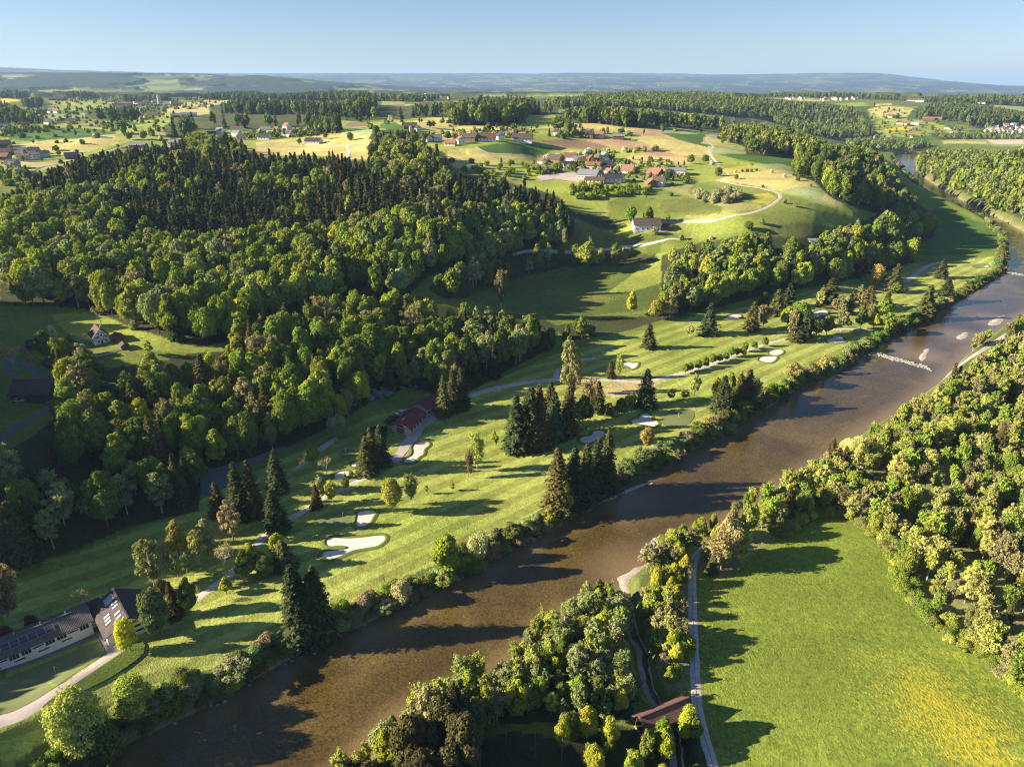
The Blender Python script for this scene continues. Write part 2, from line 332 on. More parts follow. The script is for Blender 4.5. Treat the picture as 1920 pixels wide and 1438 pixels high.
# meadow of the right bank
MEADOW = [(1312,1045),(1310,1100),(1312,1200),(1312,1300),(1322,1350),(1345,1438),(1380,1600),(2300,1600),(2100,1420),(1920,1310),(1850,1260),(1750,1185),(1680,1100),(1660,1045),(1590,985),(1500,965),(1440,1000),(1380,1040)]
MW_ = W(MEADOW); mm = polyin(XG, YG, MW_)
FLW = np.zeros(XG.shape); CG[mm] = (.120, .165, .024)
PXG, PYG, DEP = project(XG, YG, ZG)
yel = np.zeros(XG.shape)
yc = np.clip(1-np.abs((PXG-1715)-(PYG-1270)*0.85)/190, 0, 1)*np.clip((PYG-1180)/120, 0, 1)
yc = np.maximum(yc, 0.8*np.clip(1-np.hypot((PXG-1345)/70, (PYG-1100)/45), 0, 1)); yc = np.maximum(yc, 0.45*np.clip(1-(PXG-1310)/90, 0, 1))
FLW[mm] = 0.22+0.78*yc[mm]
for poly, v in (([(1080,405),(1290,430),(1270,500),(1180,560),(1000,590),(860,560)],.35),([(1260,420),(1600,400),(1560,440),(1280,450)],.22),([(1410,365),(1457,372),(1410,388)],.5)):
    q = polyin(XG, YG, W(poly)); FLW[q] = v
for p in ROUGHS: q = polyin(XG, YG, W(p)); CG[q] = TAN; MOW[q] = 0
# woodland raised as real canopy relief in the far distance
lift = np.zeros(XG.shape); lift[FARWOOD] = 14
ZGR = ZG+lift+np.where(FARWOOD, vnoise(XG, YG, 30, 31)*6, 0)
# ------------------------------------------------------------ woods: outline in the photograph, spacing, height range, mix of kinds
# mix: s spruce, l leafy, a airy budding, b bush, p pole (thin pale trunk), w white blossom
A_UP=[(60,330),(150,288),(240,268),(330,262),(350,252),(440,258),(470,290),(560,290),(650,298),(700,305),(720,330),(840,320),(960,340),(1040,362),(1078,398),(1140,405),(1170,435),(1125,425),(1078,405),(1040,440),(960,420),(880,400),(700,400),(560,400),(480,360),(330,330),(230,340),(180,380),(60,370)]
WOODS = [
 ('hill', [(0,440),(0,372),(60,340),(150,300),(240,285),(330,275),(350,252),(440,258),(470,292),(560,292),(650,300),(700,305),(720,330),(840,325),(960,345),(1040,365),(1078,400),(1140,405),(1168,438),(1125,428),(1078,408),(1075,440),(1030,478),(960,492),(870,500),(800,520),(760,560),(690,555),(600,572),(520,598),(430,640),(380,650),(330,640),(240,612),(170,580),(100,575),(0,572)], (300,1000), 5.9, (11,20), 'hill'),
 ('knoll', [(690,300),(700,262),(740,262),(790,268),(835,288),(845,325),(900,345),(860,370),(700,360)], (480,900), 8.5, (15,22), 'lal'),
 ('mid', [(430,660),(430,600),(480,578),(570,570),(600,560),(700,552),(780,555),(860,580),(1000,592),(1050,612),(1040,650),(960,690),(880,735),(820,742),(765,725),(700,752),(620,800),(540,838),(480,862),(380,888),(372,960),(250,985),(120,1040),(0,1068),(0,850),(60,820),(110,775),(120,700),(95,640),(130,628),(170,665),(250,668),(330,665)], (130,420), 6.0, (9.5,19), 'mid'),
 ('valley', [(1040,612),(1110,598),(1230,592),(1250,545),(1240,600),(1170,622),(1060,640)], (280,420), 7, (6,11), 'lb'),
 ('band', [(880,500),(960,492),(1030,478),(1080,478),(1150,475),(1230,478),(1240,490),(1150,500),(1060,500),(940,530),(870,560),(830,560),(800,540)], (300,520), 8, (10,18), 'la'),
 ('right_slope', [(1240,480),(1300,458),(1400,440),(1500,447),(1600,420),(1690,385),(1745,400),(1755,440),(1700,470),(1720,490),(1650,512),(1560,532),(1480,545),(1400,562),(1320,585),(1250,600),(1222,598),(1240,540)], (330,720), 7.4, (11,19), 'rs'),
 ('bluff', [(1350,240),(1440,230),(1500,250),(1560,272),(1630,282),(1666,303),(1682,330),(1712,368),(1742,398),(1700,412),(1610,392),(1560,372),(1525,340),(1490,330),(1490,296),(1400,291),(1395,275),(1345,260)], (560,1300), 9.5, (14,20), 'bl'),
 ('right_hill', [(1702,300),(1722,290),(1760,275),(1820,268),(2150,262),(2150,600),(1935,445),(1900,428),(1870,405),(1828,388),(1785,368),(1752,350),(1722,330)], (560,1500), 9.5, (13,20), 'rh'),
 ('right_wood', [(2100,560),(1920,586),(1880,604),(1850,618),(1790,660),(1725,708),(1655,752),(1565,830),(1485,888),(1405,925),(1345,955),(1300,985),(1300,1045),(1340,1082),(1385,1068),(1425,1030),(1450,1012),(1500,975),(1570,965),(1640,1005),(1680,1055),(1682,1100),(1750,1180),(1840,1230),(1870,1267),(1920,1305),(2100,1430)], (110,560), 3.2, (6.5,12), 'rw'),
 ('river_edge', [(1200,1075),(1225,1020),(1290,985),(1370,940),(1440,900),(1560,820),(1560,880),(1490,930),(1420,985),(1380,1010),(1330,1030),(1300,1035),(1260,1060),(1225,1090)], (110,330), 3.8, (5,9), 'cw'),
 ('creek_wood', [(1208,1085),(1232,1020),(1300,1035),(1296,1100),(1297,1300),(1256,1315),(1236,1270),(1222,1200),(1204,1130)], (100,200), 3.0, (4,8), 'cw'),
 ('point', [(540,1440),(600,1390),(660,1345),(710,1300),(780,1255),(870,1215),(975,1140),(1060,1100),(1130,1085),(1158,1105),(1168,1180),(1184,1255),(1200,1310),(1180,1350),(1100,1360),(1000,1355),(900,1360),(860,1420),(850,1700),(400,1700)], (70,200), 3.5, (5,9.5), 'pt'),
 ('dark_grove', [(640,1440),(700,1375),(760,1330),(800,1290),(870,1270),(910,1310),(900,1370),(880,1440),(880,1800),(500,1800)], (70,150), 5.0, (11,14), 'dg'),
 ('corner', [(1040,1440),(1050,1370),(1080,1350),(1190,1365),(1215,1375),(1305,1350),(1315,1400),(1340,1438),(1350,1700),(1000,1700)], (70,140), 4.4, (6,9), 'co'),
 ('out_left', None, (80,420), 9, (16,24), 'mid'),
 # far woods
 ('f1', [(0,168),(85,171),(95,176),(35,186),(0,184)], (1600,3500), 13, (16,24), 'dk'),
 ('f2', [(95,176),(110,168),(160,172),(215,184),(150,187),(100,182)], (1600,3500), 13, (16,24), 'dk'),
 ('f3', [(38,186),(75,184),(100,196),(60,204),(38,200)], (1000,3000), 11, (14,20), 'dk'),
 ('f4', [(0,192),(28,198),(35,205),(70,210),(70,224),(0,228)], (900,2200), 11, (14,22), 'dk'),
 ('f5', [(155,208),(180,204),(250,202),(308,204),(300,218),(260,226),(200,227),(165,222)], (900,2000), 10, (16,23), 'dk'),
 ('f6', [(302,240),(330,222),(400,213),(480,213),(560,214),(640,216),(640,250),(600,252),(560,240),(500,240),(430,243),(380,240),(355,258),(320,262)], (760,2200), 9.5, (18,25), 'dk'),
 ('f7', [(392,200),(440,190),(530,190),(640,194),(700,180),(704,216),(640,222),(560,216),(480,216),(400,213)], (1000,3200), 11, (18,25), 'dk'),
 ('f8', [(320,180),(400,176),(450,172),(520,178),(640,172),(690,172),(700,190),(540,190),(400,188),(320,188)], (1500,3600), 14, (16,24), 'dk'),
 ('f9', [(220,178),(320,180),(330,190),(230,192)], (1600,3500), 14, (14,20), 'mx'),
 ('f10', [(640,226),(640,206),(690,200),(720,206),(790,195),(860,195),(900,186),(1000,188),(1045,196),(1050,216),(960,216),(985,226),(985,233),(950,236),(846,236),(842,220),(800,220),(750,225),(690,225),(680,230)], (800,3200), 9.5, (18,26), 'dk2'),
 ('f11', [(640,170),(700,176),(760,176),(900,182),(1000,184),(1030,190),(900,188),(780,192),(700,190),(640,190)], (1500,3800), 15, (16,24), 'mx'),
 ('f12', [(1050,232),(1050,210),(1100,200),(1180,205),(1280,215),(1350,220),(1440,228),(1400,236),(1330,243),(1260,240),(1180,240),(1120,232)], (900,3000), 9.5, (16,24), 'mx'),
 ('f13', [(1000,186),(1100,180),(1200,170),(1300,170),(1420,182),(1500,190),(1600,200),(1640,240),(1640,262),(1600,262),(1560,262),(1500,250),(1440,226),(1340,216),(1200,204),(1050,206)], (1300,4200), 13, (16,22), 'mx'),
 ('f14', [(1700,222),(1740,196),(1800,190),(1860,200),(1920,210),(1990,220),(1990,240),(1900,232),(1850,244),(1790,232),(1750,222)], (1100,3300), 13, (16,22), 'dk2'),
 ('f15', [(1400,176),(1500,174),(1650,176),(1720,182),(1800,178),(1920,176),(1990,176),(1990,204),(1880,198),(1800,196),(1700,190),(1560,184),(1440,184)], (1800,4200), 18, (16,24), 'dk2'),
 ('f16', [(1560,262),(1640,256),(1680,262),(1740,262),(1748,278),(1700,285),(1660,285),(1600,280)], (1000,1800), 11, (10,16), 'la'),
 ('f17', [(1740,250),(1790,250),(1860,245),(1920,244),(1920,262),(1850,262),(1760,262)], (1000,2200), 14, (8,13), 'la'),
 ('f18', [(0,205),(70,212),(80,232),(0,236)], (900,1800), 12, (10,18), 'mx'),
 ('f19', [(640,190),(680,190),(720,200),(760,200),(760,204),(690,210),(640,212)], (1400,3000), 12, (12,20), 'mx'),
 ('f20', [(0,262),(40,252),(120,240),(60,238),(0,240)], (780,1500), 10, (5,9), 'orch'),
 ('f21', [(0,345),(0,312),(20,312),(60,325),(100,322),(60,335),(20,352)], (560,900), 9, (6,11), 'orch'),
 ('f22', [(1000,302),(1070,288),(1240,277),(1230,284),(1120,292),(1060,300),(1020,308)], (560,900), 7, (4,7), 'orchw'),
 ('f23', [(1000,312),(1040,316),(1080,322),(1060,330),(1000,330),(985,322)], (540,800), 8, (4,7), 'orch'),
 ('f24', [(1055,362),(1090,345),(1170,350),(1220,352),(1210,366),(1150,372),(1090,378)], (480,640), 6, (5,9), 'bushy'),
 ('f25', [(1290,372),(1310,362),(1360,358),(1395,366),(1380,380),(1350,384),(1320,380)], (480,640), 6.0, (5,8), 'willow'),
 ('f26', [(800,350),(870,338),(960,345),(1040,365),(1060,380),(1000,400),(900,390),(820,370)], (440,700), 7.5, (14,20), 'hill'),
 ('f27', [(1050,288),(1100,285),(1160,288),(1160,300),(1100,305),(1050,300)], (560,760), 11, (5,9), 'orch'),
 ('f28', [(1110,300),(1250,298),(1290,312),(1290,345),(1260,350),(1180,340),(1100,330),(1010,325),(1010,312)], (520,760), 8, (3.5,7), 'orch'),
 ('f29', [(840,248),(930,240),(1000,240),(1005,256),(900,262),(840,262)], (760,1100), 10, (4,8), 'orch'),
 ('f30', [(1035,252),(1050,234),(1080,236),(1110,246),(1180,248),(1180,256),(1100,256),(1060,262),(1036,258)], (700,1100), 10, (6,12), 'orch'),
 ('f31', [(470,262),(440,250),(520,242),(600,245),(600,256),(540,262)], (700,1000), 8.5, (5,10), 'orch'),
 ('h1', [(0,205),(330,202),(330,262),(240,266),(0,330)], (700,2600), 30, (5,11), 'orch'),
 ('h2', [(640,222),(1350,240),(1240,262),(840,262),(700,250)], (800,2200), 42, (5,10), 'orch'),
 ('h3', [(1620,200),(1910,215),(1910,262),(1620,262)], (1000,3000), 26, (6,12), 'orch'),
 ('h4', [(100,178),(330,186),(640,186),(640,200),(330,206),(100,200)], (1400,4200), 40, (8,14), 'orch'),
 ('h5', [(840,300),(1000,305),(1010,330),(960,345),(880,330)], (540,760), 12, (5,9), 'bushy'),
 ('f32', [(690,262),(700,244),(770,244),(830,256),(830,270),(760,265)], (620,900), 8, (7,13), 'mx'),
]
CLEAR = [[(150,610),(200,608),(260,625),(330,650),(350,665),(280,682),(200,690),(160,660)],[(185,725),(240,715),(262,735),(245,775),(195,775)],[(0,690),(90,690),(112,740),(105,765),(40,800),(0,830)],
 [(375,885),(430,872),(490,858),(535,840),(545,850),(480,880),(445,900),(400,930),(378,925)],[(540,600),(590,590),(620,600),(590,615),(550,618)],
 [(1185,1318),(1300,1290),(1312,1335),(1205,1385)],[(930,1402),(1000,1396),(1060,1415),(1110,1445),(1120,1600),(920,1700)], [(470,262),(690,252),(694,275),(640,300),(470,296)]]
PATHR = [(1345,1470),(1333,1420),(1322,1385),(1313,1350),(1306,1310),(1303,1250),(1301,1200),(1299,1150),(1298,1100),(1299,1065),(1306,1040),(1330,1020),(1400,968),(1500,895),(1560,850),(1620,808),(1682,768),(1747,724),(1801,684),(1860,645),(1920,605),(1960,580)]
# colour families (real leaf colours)
T_SPR=[(.038,.044,.020),(.044,.048,.021),(.030,.040,.020),(.052,.050,.023),(.034,.048,.024)]
T_SPRT=[(.065,.058,.024),(.075,.058,.028),(.055,.060,.024)]
T_LEAF=[(.115,.155,.025),(.13,.165,.028),(.095,.14,.03),(.14,.16,.035),(.10,.125,.035),(.15,.18,.03)]
T_DKL=[(.075,.105,.026),(.085,.11,.03),(.065,.095,.028),(.095,.125,.03)]
T_YEL=[(.19,.20,.028),(.22,.22,.035),(.17,.20,.025)]
T_TAN=[(.155,.145,.085),(.135,.13,.07),(.165,.15,.095),(.13,.14,.065)]
T_SAGE=[(.14,.17,.08),(.16,.18,.10),(.12,.15,.07)]
T_BROWN=[(.13,.095,.06),(.15,.11,.075)]
T_RW=[(.20,.22,.06),(.18,.20,.06),(.21,.215,.085)]; T_RWG=[(.14,.20,.04),(.16,.21,.04),(.13,.18,.05)]
T_WHITE=[(.42,.40,.32),(.36,.36,.27),(.30,.31,.2)]
T_PALEY=[(.33,.29,.11),(.28,.27,.10)]
MIX = {
 'hill': None, 'mid': None,
 'lal': [('l',.45,T_LEAF),('l',.15,T_DKL),('a',.25,T_TAN),('s',.15,T_SPR)],
 'lb': [('l',.4,T_DKL),('b',.6,T_DKL)],
 'la': [('l',.55,T_DKL),('l',.2,T_LEAF),('a',.25,T_SAGE)],
 'rs': [('l',.50,T_LEAF),('l',.15,T_DKL),('a',.22,T_SAGE),('s',.08,T_SPR),('l',.05,T_YEL)],
 'bl': [('l',.55,T_DKL),('l',.22,T_LEAF),('s',.13,T_SPR),('a',.10,T_TAN)],
 'rh': [('l',.40,T_LEAF),('s',.22,T_SPR),('a',.2,T_SAGE),('l',.18,T_DKL)],
 'rw': [('p',.34,T_RW),('p',.20,T_RWG),('p',.16,T_TAN),('a',.06,T_RW),('a',.06,T_TAN),('l',.07,T_LEAF),('b',.05,T_LEAF),('s',.03,T_SPRT),('a',.03,T_PALEY)],
 'dg': [('l',.7,[(.06,.055,.028),(.05,.05,.025)]),('a',.15,T_TAN),('l',.15,T_YEL)],
 'cw': [('l',.18,T_YEL),('l',.2,T_LEAF),('p',.2,T_RW),('b',.26,T_LEAF),('a',.16,T_TAN)],
 'pt': [('a',.16,T_SAGE),('p',.14,T_SAGE),('l',.14,T_LEAF),('p',.14,T_RW),('a',.14,T_RW),('l',.08,T_YEL),('b',.14,T_SAGE),('l',.06,T_DKL)],
 'co': [('l',.5,T_YEL),('l',.4,T_LEAF),('b',.1,T_DKL)],
 'dk': [('s',.68,T_SPR),('l',.32,T_DKL)],
 'dk2': [('s',.5,T_SPR),('l',.5,T_DKL)],
 'mx': [('l',.5,T_DKL),('s',.28,T_SPR),('l',.14,T_LEAF),('a',.08,T_TAN)],
 'orch': [('b',.5,T_DKL),('b',.22,T_LEAF),('l',.2,T_DKL),('w',.08,[(.22,.22,.16)])],
 'orchw': [('w',.5,T_WHITE),('b',.5,T_SAGE)],
 'willow': [('w',.45,[(.20,.20,.15),(.17,.18,.12)]),('b',.55,T_SAGE)],
 'bushy': [('b',.8,T_LEAF),('l',.2,T_LEAF)],
}
HW = {}
def path_world(p): return [hit(*q) for q in p]
PATHRW = path_world(PATHR)
_clear = CLEAR
TREES = []       # kind, x, y, z, height, width, tint, region, handmade label
# pixel-space masks that steer the mix in the two large woods
LEAFY_HILL = [[(0,600),(0,380),(60,372),(130,365),(190,372),(225,395),(250,425),(330,435),(400,440),(500,428),(560,416),(640,408),(745,390),(790,372),(860,385),(960,378),(1040,400),(1075,420),(1080,480),(700,570),(430,650),(300,650),(170,600)],
 [(200,345),(235,318),(290,315),(310,330),(260,345),(230,365)],[(300,355),(330,335),(375,340),(365,360),(320,370)],[(350,250),(420,258),(410,285),(350,290)]]
def pick(mixl, r):
    s = 0
    for kd, wgt, fam in mixl:
        s += wgt
        if r <= s: return kd, fam
    return mixl[-1][0], mixl[-1][2]
def visible(x, y, ztop):
    """keep points whose tip clears the ground between it and the camera"""
    ok = np.ones(x.shape, bool)
    for t in np.linspace(0.3, 0.96, 26):
        ok &= H(x*t, y*t) < CAMZ+(ztop-CAMZ)*t
    return ok
for (rname, poly, (d0, d1), sp, (h0, h1), mx) in WOODS:
    if poly is None:
        th0, th1 = math.radians(-66), math.radians(-40)
    else:
        pa = np.array(poly, float)
        th = [math.atan2((a-960), F*CPI+(719-b)*SPI) for a, b in poly]
        th0, th1 = min(th)-.01, max(th)+.01
    xs = [d*math.sin(t) for d in (d0, d1) for t in np.linspace(th0, th1, 9)]; ys = [d*math.cos(t) for d in (d0, d1) for t in np.linspace(th0, th1, 9)]
    gx, gy = np.meshgrid(np.arange(min(xs), max(xs), sp), np.arange(min(ys), max(ys), sp))
    gx = gx.ravel(); gy = gy.ravel()
    gx = gx+(rng.random(gx.shape)-.5)*sp*.85; gy = gy+(rng.random(gy.shape)-.5)*sp*.85
    d = np.hypot(gx, gy); t = np.arctan2(gx, gy)
    m = (d > d0) & (d < d1) & (t > th0) & (t < th1)
    gx, gy = gx[m], gy[m]
    gz = H(gx, gy); hh = (h0+(h1-h0)*rng.random(gx.shape))*(.85 if d0 > 1200 else 1)
    px, py, dep = project(gx, gy, gz); qx, qy, _ = project(gx, gy, gz+hh*(.2 if mx in ('orch', 'orchw', 'bushy', 'willow') else .45 if mx in ('co', 'cw', 'pt') else .5 if rname == 'band' else .85 if d0 > 650 else .8))
    if poly is None:
        m = px < -60
        m &= ~((gy < 150) & (gx > -200))
    else:
        m = polyin(px, py, poly) & polyin(qx, qy, poly)
        edge = 60 if d0 < 1000 else 150
        m &= visible(gx, gy, gz+hh)
    if mx == 'rw': m &= ~((vnoise(gx, gy, 14, 61) > .02) & (rng.random(gx.shape) < .62) & (py > 720))
    if mx in ('hill', 'mid'): m &= ~((vnoise(gx, gy, 22, 62) > .28) & (rng.random(gx.shape) < .7))
    for c in _clear: m &= ~polyin(px, py, c)
    m &= ~(polyin(gx, gy, RIVPOLY))
    m &= segdist(gx, gy, PATHRW) > (2.2+3.0*((gy > 200) & (gy < 330)))
    m &= segdist(gx, gy, CREEKW) > 1.7
    m &= ~((segdist(gx, gy+6.5, PATHRW) < 6.0) & (gy > 205) & (gy < 340))
    gx, gy, gz, hh, px, py, qx, qy = [a[m] for a in (gx, gy, gz, hh, px, py, qx, qy)]
    leafy = np.zeros(gx.shape, bool)
    if mx == 'hill':
        for q in LEAFY_HILL: leafy |= polyin(qx, qy, q)
        leafy |= (vnoise(gx, gy, 40, 77) > .33)
    cl = vnoise(gx, gy, 35, 50+len(rname))
    for i in range(len(gx)):
        r = rnd.random()
        if mx == 'hill':
            if leafy[i]: kd, fam = pick([('l',.60,T_LEAF),('l',.14,T_SAGE),('a',.08,T_TAN),('s',.15,T_SPR),('l',.03,T_YEL)], r)
            else: kd, fam = pick([('s',.90,T_SPR),('l',.06,T_LEAF),('a',.04,T_TAN)], r)
        elif mx == 'mid':
            if py[i] > 900 or px[i] > 860: kd, fam = pick([('l',.4,T_DKL),('a',.3,T_SAGE),('s',.30,T_SPR)], r)
            else: kd, fam = pick([('l',.50,T_LEAF),('l',.15,T_DKL),('a',.15,T_TAN),('s',.18,T_SPRT),('l',.03,T_YEL)], r)
        else: kd, fam = pick(MIX[mx], (r+cl[i]*.7) % 1.0)
        h = hh[i]
        if kd == 's': wdt = h*rnd.uniform(.29, .42); h *= rnd.uniform(.85, 1.22)
        elif kd == 'l': wdt = h*(rnd.uniform(.34, .50) if mx in ('rw', 'pt', 'cw', 'co') else rnd.uniform(.40, .60))
        elif kd == 'a': wdt = h*(rnd.uniform(.30, .44) if mx == 'rw' else rnd.uniform(.38, .56))
        elif kd == 'b': h = min(h, 8)*rnd.uniform(.45, .8); wdt = h*rnd.uniform(1.0, 1.4)
        elif kd == 'p': wdt = h*rnd.uniform(.27, .42)
        else: h = min(h, 9); wdt = h*rnd.uniform(.9, 1.2)
        tc = fam[rnd.randrange(len(fam))]; v = rnd.uniform(.8, 1.2)
        TREES.append([kd, gx[i], gy[i], gz[i]-.2, h, wdt, tuple(c*v for c in tc), rname, None])
    # forest floor
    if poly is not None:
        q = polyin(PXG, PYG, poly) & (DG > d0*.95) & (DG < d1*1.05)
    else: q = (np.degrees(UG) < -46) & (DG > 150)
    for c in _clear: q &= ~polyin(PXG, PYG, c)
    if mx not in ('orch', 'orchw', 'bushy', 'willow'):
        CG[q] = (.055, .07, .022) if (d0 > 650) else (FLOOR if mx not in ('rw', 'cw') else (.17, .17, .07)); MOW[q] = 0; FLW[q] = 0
print('woods', len(TREES), time.time()-T0)

# ------------------------------------------------------------ ground sheet
def grid_mesh(name, X, Y, Z, attrs):
    n0, n1 = X.shape
    me = bpy.data.meshes.new(name)
    idx = np.arange(n0*n1).reshape(n0, n1)
    q = np.stack([idx[:-1, :-1], idx[1:, :-1], idx[1:, 1:], idx[:-1, 1:]], -1).reshape(-1, 4)
    me.vertices.add(n0*n1); me.vertices.foreach_set('co', np.stack([X, Y, Z], -1).astype(np.float32).ravel())
    me.loops.add(q.size); me.loops.foreach_set('vertex_index', q.astype(np.int32).ravel())
    me.polygons.add(len(q)); me.polygons.foreach_set('loop_start', np.arange(0, q.size, 4, dtype=np.int32))
    me.polygons.foreach_set('use_smooth', np.ones(len(q), bool))
    me.update(calc_edges=True)
    for an, arr in attrs.items():
        if arr.ndim == 3:
            at = me.attributes.new(an, 'FLOAT_COLOR', 'POINT')
            at.data.foreach_set('color', np.concatenate([arr, np.ones(arr.shape[:2]+(1,))], -1).astype(np.float32).ravel())
        else:
            at = me.attributes.new(an, 'FLOAT', 'POINT'); at.data.foreach_set('value', arr.astype(np.float32).ravel())
    return me
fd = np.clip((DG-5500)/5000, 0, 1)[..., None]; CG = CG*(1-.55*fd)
bankm = (SDR > -3) & (SDR < 7) & (MOW > -1)
CG[bankm] = np.where(SDR[bankm][:, None] < 1.2, np.array((.20, .17, .12)), np.array((.085, .105, .032))); MOW[bankm] = 0
CG[SDR < -2] = (.10, .07, .035)
gm, t, o = new_mat('ground_cover')
P = pos(t)
col = N(t, 'ShaderNodeAttribute', attribute_name='Col').outputs['Color']
mow = N(t, 'ShaderNodeAttribute', attribute_name='mow').outputs['Fac']
flw = N(t, 'ShaderNodeAttribute', attribute_name='flw').outputs['Fac']
nA = noise(t, .045, 5, .6, P); nB = noise(t, .5, 4, .65, P); nC = noise(t, 2.2, 3, .7, P)
v = ramp(t, nA, [(.3, .80), (.7, 1.22)])
c = mix(t, 1.0, mix(t, 1.0, col, (1.42, 1.36, 1.2), 'MULTIPLY'), v, 'MULTIPLY')
c = mix(t, 1.0, c, ramp(t, nB, [(.28, .74), (.72, 1.26)]), 'MULTIPLY')
c = mix(t, 1.0, c, ramp(t, nC, [(.3, .72), (.7, 1.28)]), 'MULTIPLY')
# mowing bands
_a = on_plane(840,1075); _b = on_plane(1280,854); mp = mapping(t, P, (1, 1, 1), (0, 0, -(math.atan2(_b[1]-_a[1], _b[0]-_a[0])+math.pi/2)))
wv = N(t, 'ShaderNodeTexWave'); wv.wave_type = 'BANDS'; wv.bands_direction = 'X'; wv.inputs['Scale'].default_value = .043; wv.inputs['Distortion'].default_value = .8; wv.inputs['Detail'].default_value = 1; wv.inputs['Detail Scale'].default_value = .12
L(t, mp, wv.inputs['Vector']); wv.inputs['Detail Scale'].default_value = .05
band = ramp(t, wv.outputs['Fac'], [(.42, .84), (.58, 1.16)])
gn = noise(t, .018, 3, .5, P)
cm = mix(t, 1.0, c, band, 'MULTIPLY')
cm = mix(t, ramp(t, gn, [(.40, 0.0), (.50, 1.0)]), mix(t, 1.0, cm, (.80, .88, .74), 'MULTIPLY'), cm)
c = mix(t, mow, c, cm)
# flowers and lusher tufts
mpf = mapping(t, P, (1.5, .55, 1.0), (0, 0, math.radians(28)))
vor = N(t, 'ShaderNodeTexNoise'); vor.inputs['Scale'].default_value = 1.5; vor.inputs['Detail'].default_value = 4; vor.inputs['Roughness'].default_value = .75; L(t, mpf, vor.inputs['Vector'])
pn = noise(t, .09, 4, .7, P)
thr = math_n(t, 'ADD', math_n(t, 'MULTIPLY', flw, .235), math_n(t, 'MULTIPLY', math_n(t, 'SUBTRACT', pn, .5), .22))
hitf = rng_map(t, math_n(t, 'SUBTRACT', math_n(t, 'ADD', vor.outputs[0], thr), .67), 0, .06)
hitf = math_n(t, 'MULTIPLY', hitf, math_n(t, 'GREATER_THAN', flw, .05))
c = mix(t, math_n(t, 'MULTIPLY', hitf, .8), c, (.50, .41, .025))
tf = noise(t, .9, 5, .8, P)
dk = math_n(t, 'MULTIPLY', rng_map(t, tf, .52, .62), math_n(t, 'MINIMUM', math_n(t, 'MULTIPLY', flw, 2.5), .75))
c = mix(t, math_n(t, 'MULTIPLY', dk, math_n(t, 'SUBTRACT', 1.0, hitf)), c, (.05, .095, .012))
pl = noise(t, 1.3, 4, .8, mapping(t, P, (1, 1, 1), (0, 0, 1.1))); c = mix(t, math_n(t, 'MULTIPLY', rng_map(t, pl, .54, .66), math_n(t, 'MINIMUM', flw, .5)), c, (.40, .40, .14))
principled(t, o, c, .9, .15, bump(t, math_n(t, 'ADD', nC, nB), .6, .35))
q = polyin(XG, YG, W([(905,1385),(960,1370),(1060,1385),(1180,1440),(1200,1700),(880,1700)])); CG[q] = (.03, .04, .012)  # tree shadow around the net fence, painted into the ground colour
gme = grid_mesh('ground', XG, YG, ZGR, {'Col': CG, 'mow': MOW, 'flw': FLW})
gme.materials.append(gm)
ground = bpy.data.objects.new('ground', gme); COL.objects.link(ground); ground['kind'] = 'structure'
print('ground', time.time()-T0)
# ------------------------------------------------------------ draped sheets
from mathutils.geometry import delaunay_2d_cdt
def link_mesh(name, verts, faces, mats, parent=None, smooth=False, mi=None):
    me = bpy.data.meshes.new(name); me.from_pydata([tuple(map(float, v)) for v in verts], [], [tuple(f) for f in faces])
    for m in (mats if isinstance(mats, (list, tuple)) else [mats]): me.materials.append(m)
    if smooth: me.polygons.foreach_set('use_smooth', [True]*len(me.polygons))
    if mi is not None: me.polygons.foreach_set('material_index', mi)
    me.update()
    ob = bpy.data.objects.new(name, me); COL.objects.link(ob)
    if parent is not None: ob.parent = parent
    return ob
def struct(ob, label=None):
    ob['kind'] = 'structure'
    if label: ob['label'] = label
    return ob
def smooth_poly(p, n=6):
    p = np.array(p, float); k = len(p); out = []
    for i in range(k):
        a, b, c, d = p[i-1], p[i], p[(i+1) % k], p[(i+2) % k]
        for s in np.arange(n)/n:
            out.append(.5*((2*b)+(-a+c)*s+(2*a-5*b+4*c-d)*s*s+(-a+3*b-3*c+d)*s**3))
    return np.array(out)
def smooth_line(p, n=6):
    p = np.array(p, float); out = []
    for i in range(len(p)-1):
        a = p[max(i-1, 0)]; b = p[i]; c = p[i+1]; d = p[min(i+2, len(p)-1)]
        for s in np.arange(n)/n: out.append(.5*((2*b)+(-a+c)*s+(2*a-5*b+4*c-d)*s*s+(-a+3*b-3*c+d)*s**3))
    out.append(p[-1]); return np.array(out)
def inner(poly, dist):
    """depth of points inside a closed outline"""
def drape(name, poly, mat, off=.06, step=2.0, zfun=None, rim=0.0, world=False, dish=0.0):
    w_ = np.array(poly if world else W(poly)); x0, y0 = w_.min(0); x1, y1 = w_.max(0)
    gx, gy = np.meshgrid(np.arange(x0, x1, step)+step*.5, np.arange(y0, y1, step)+step*.5); gx = gx.ravel()+rng.random(gx.size)*.2*step; gy = gy.ravel()+rng.random(gy.size)*.2*step
    m = polyin(gx, gy, w_); gx, gy = gx[m], gy[m]
    cl = np.vstack([w_, w_[:1]]); ds = segdist(gx, gy, cl); m = ds > step*.3; gx, gy = gx[m], gy[m]
    vv = [Vector((a, b)) for a, b in w_]+[Vector((a, b)) for a, b in zip(gx, gy)]
    n = len(w_)
    r = delaunay_2d_cdt(vv, [], [list(range(n))], 1, 1e-4)
    vx = np.array([[v.x, v.y] for v in r[0]])
    z = (H(vx[:, 0], vx[:, 1]) if zfun is None else zfun(vx[:, 0], vx[:, 1]))+off
    if dish:
        ds = segdist(vx[:, 0], vx[:, 1], cl); z = z+.25*np.exp(-ds/.25)-dish*(1-np.exp(-ds/1.5))*0
    return struct(link_mesh(name, np.column_stack([vx, z]), r[2], mat, smooth=True))
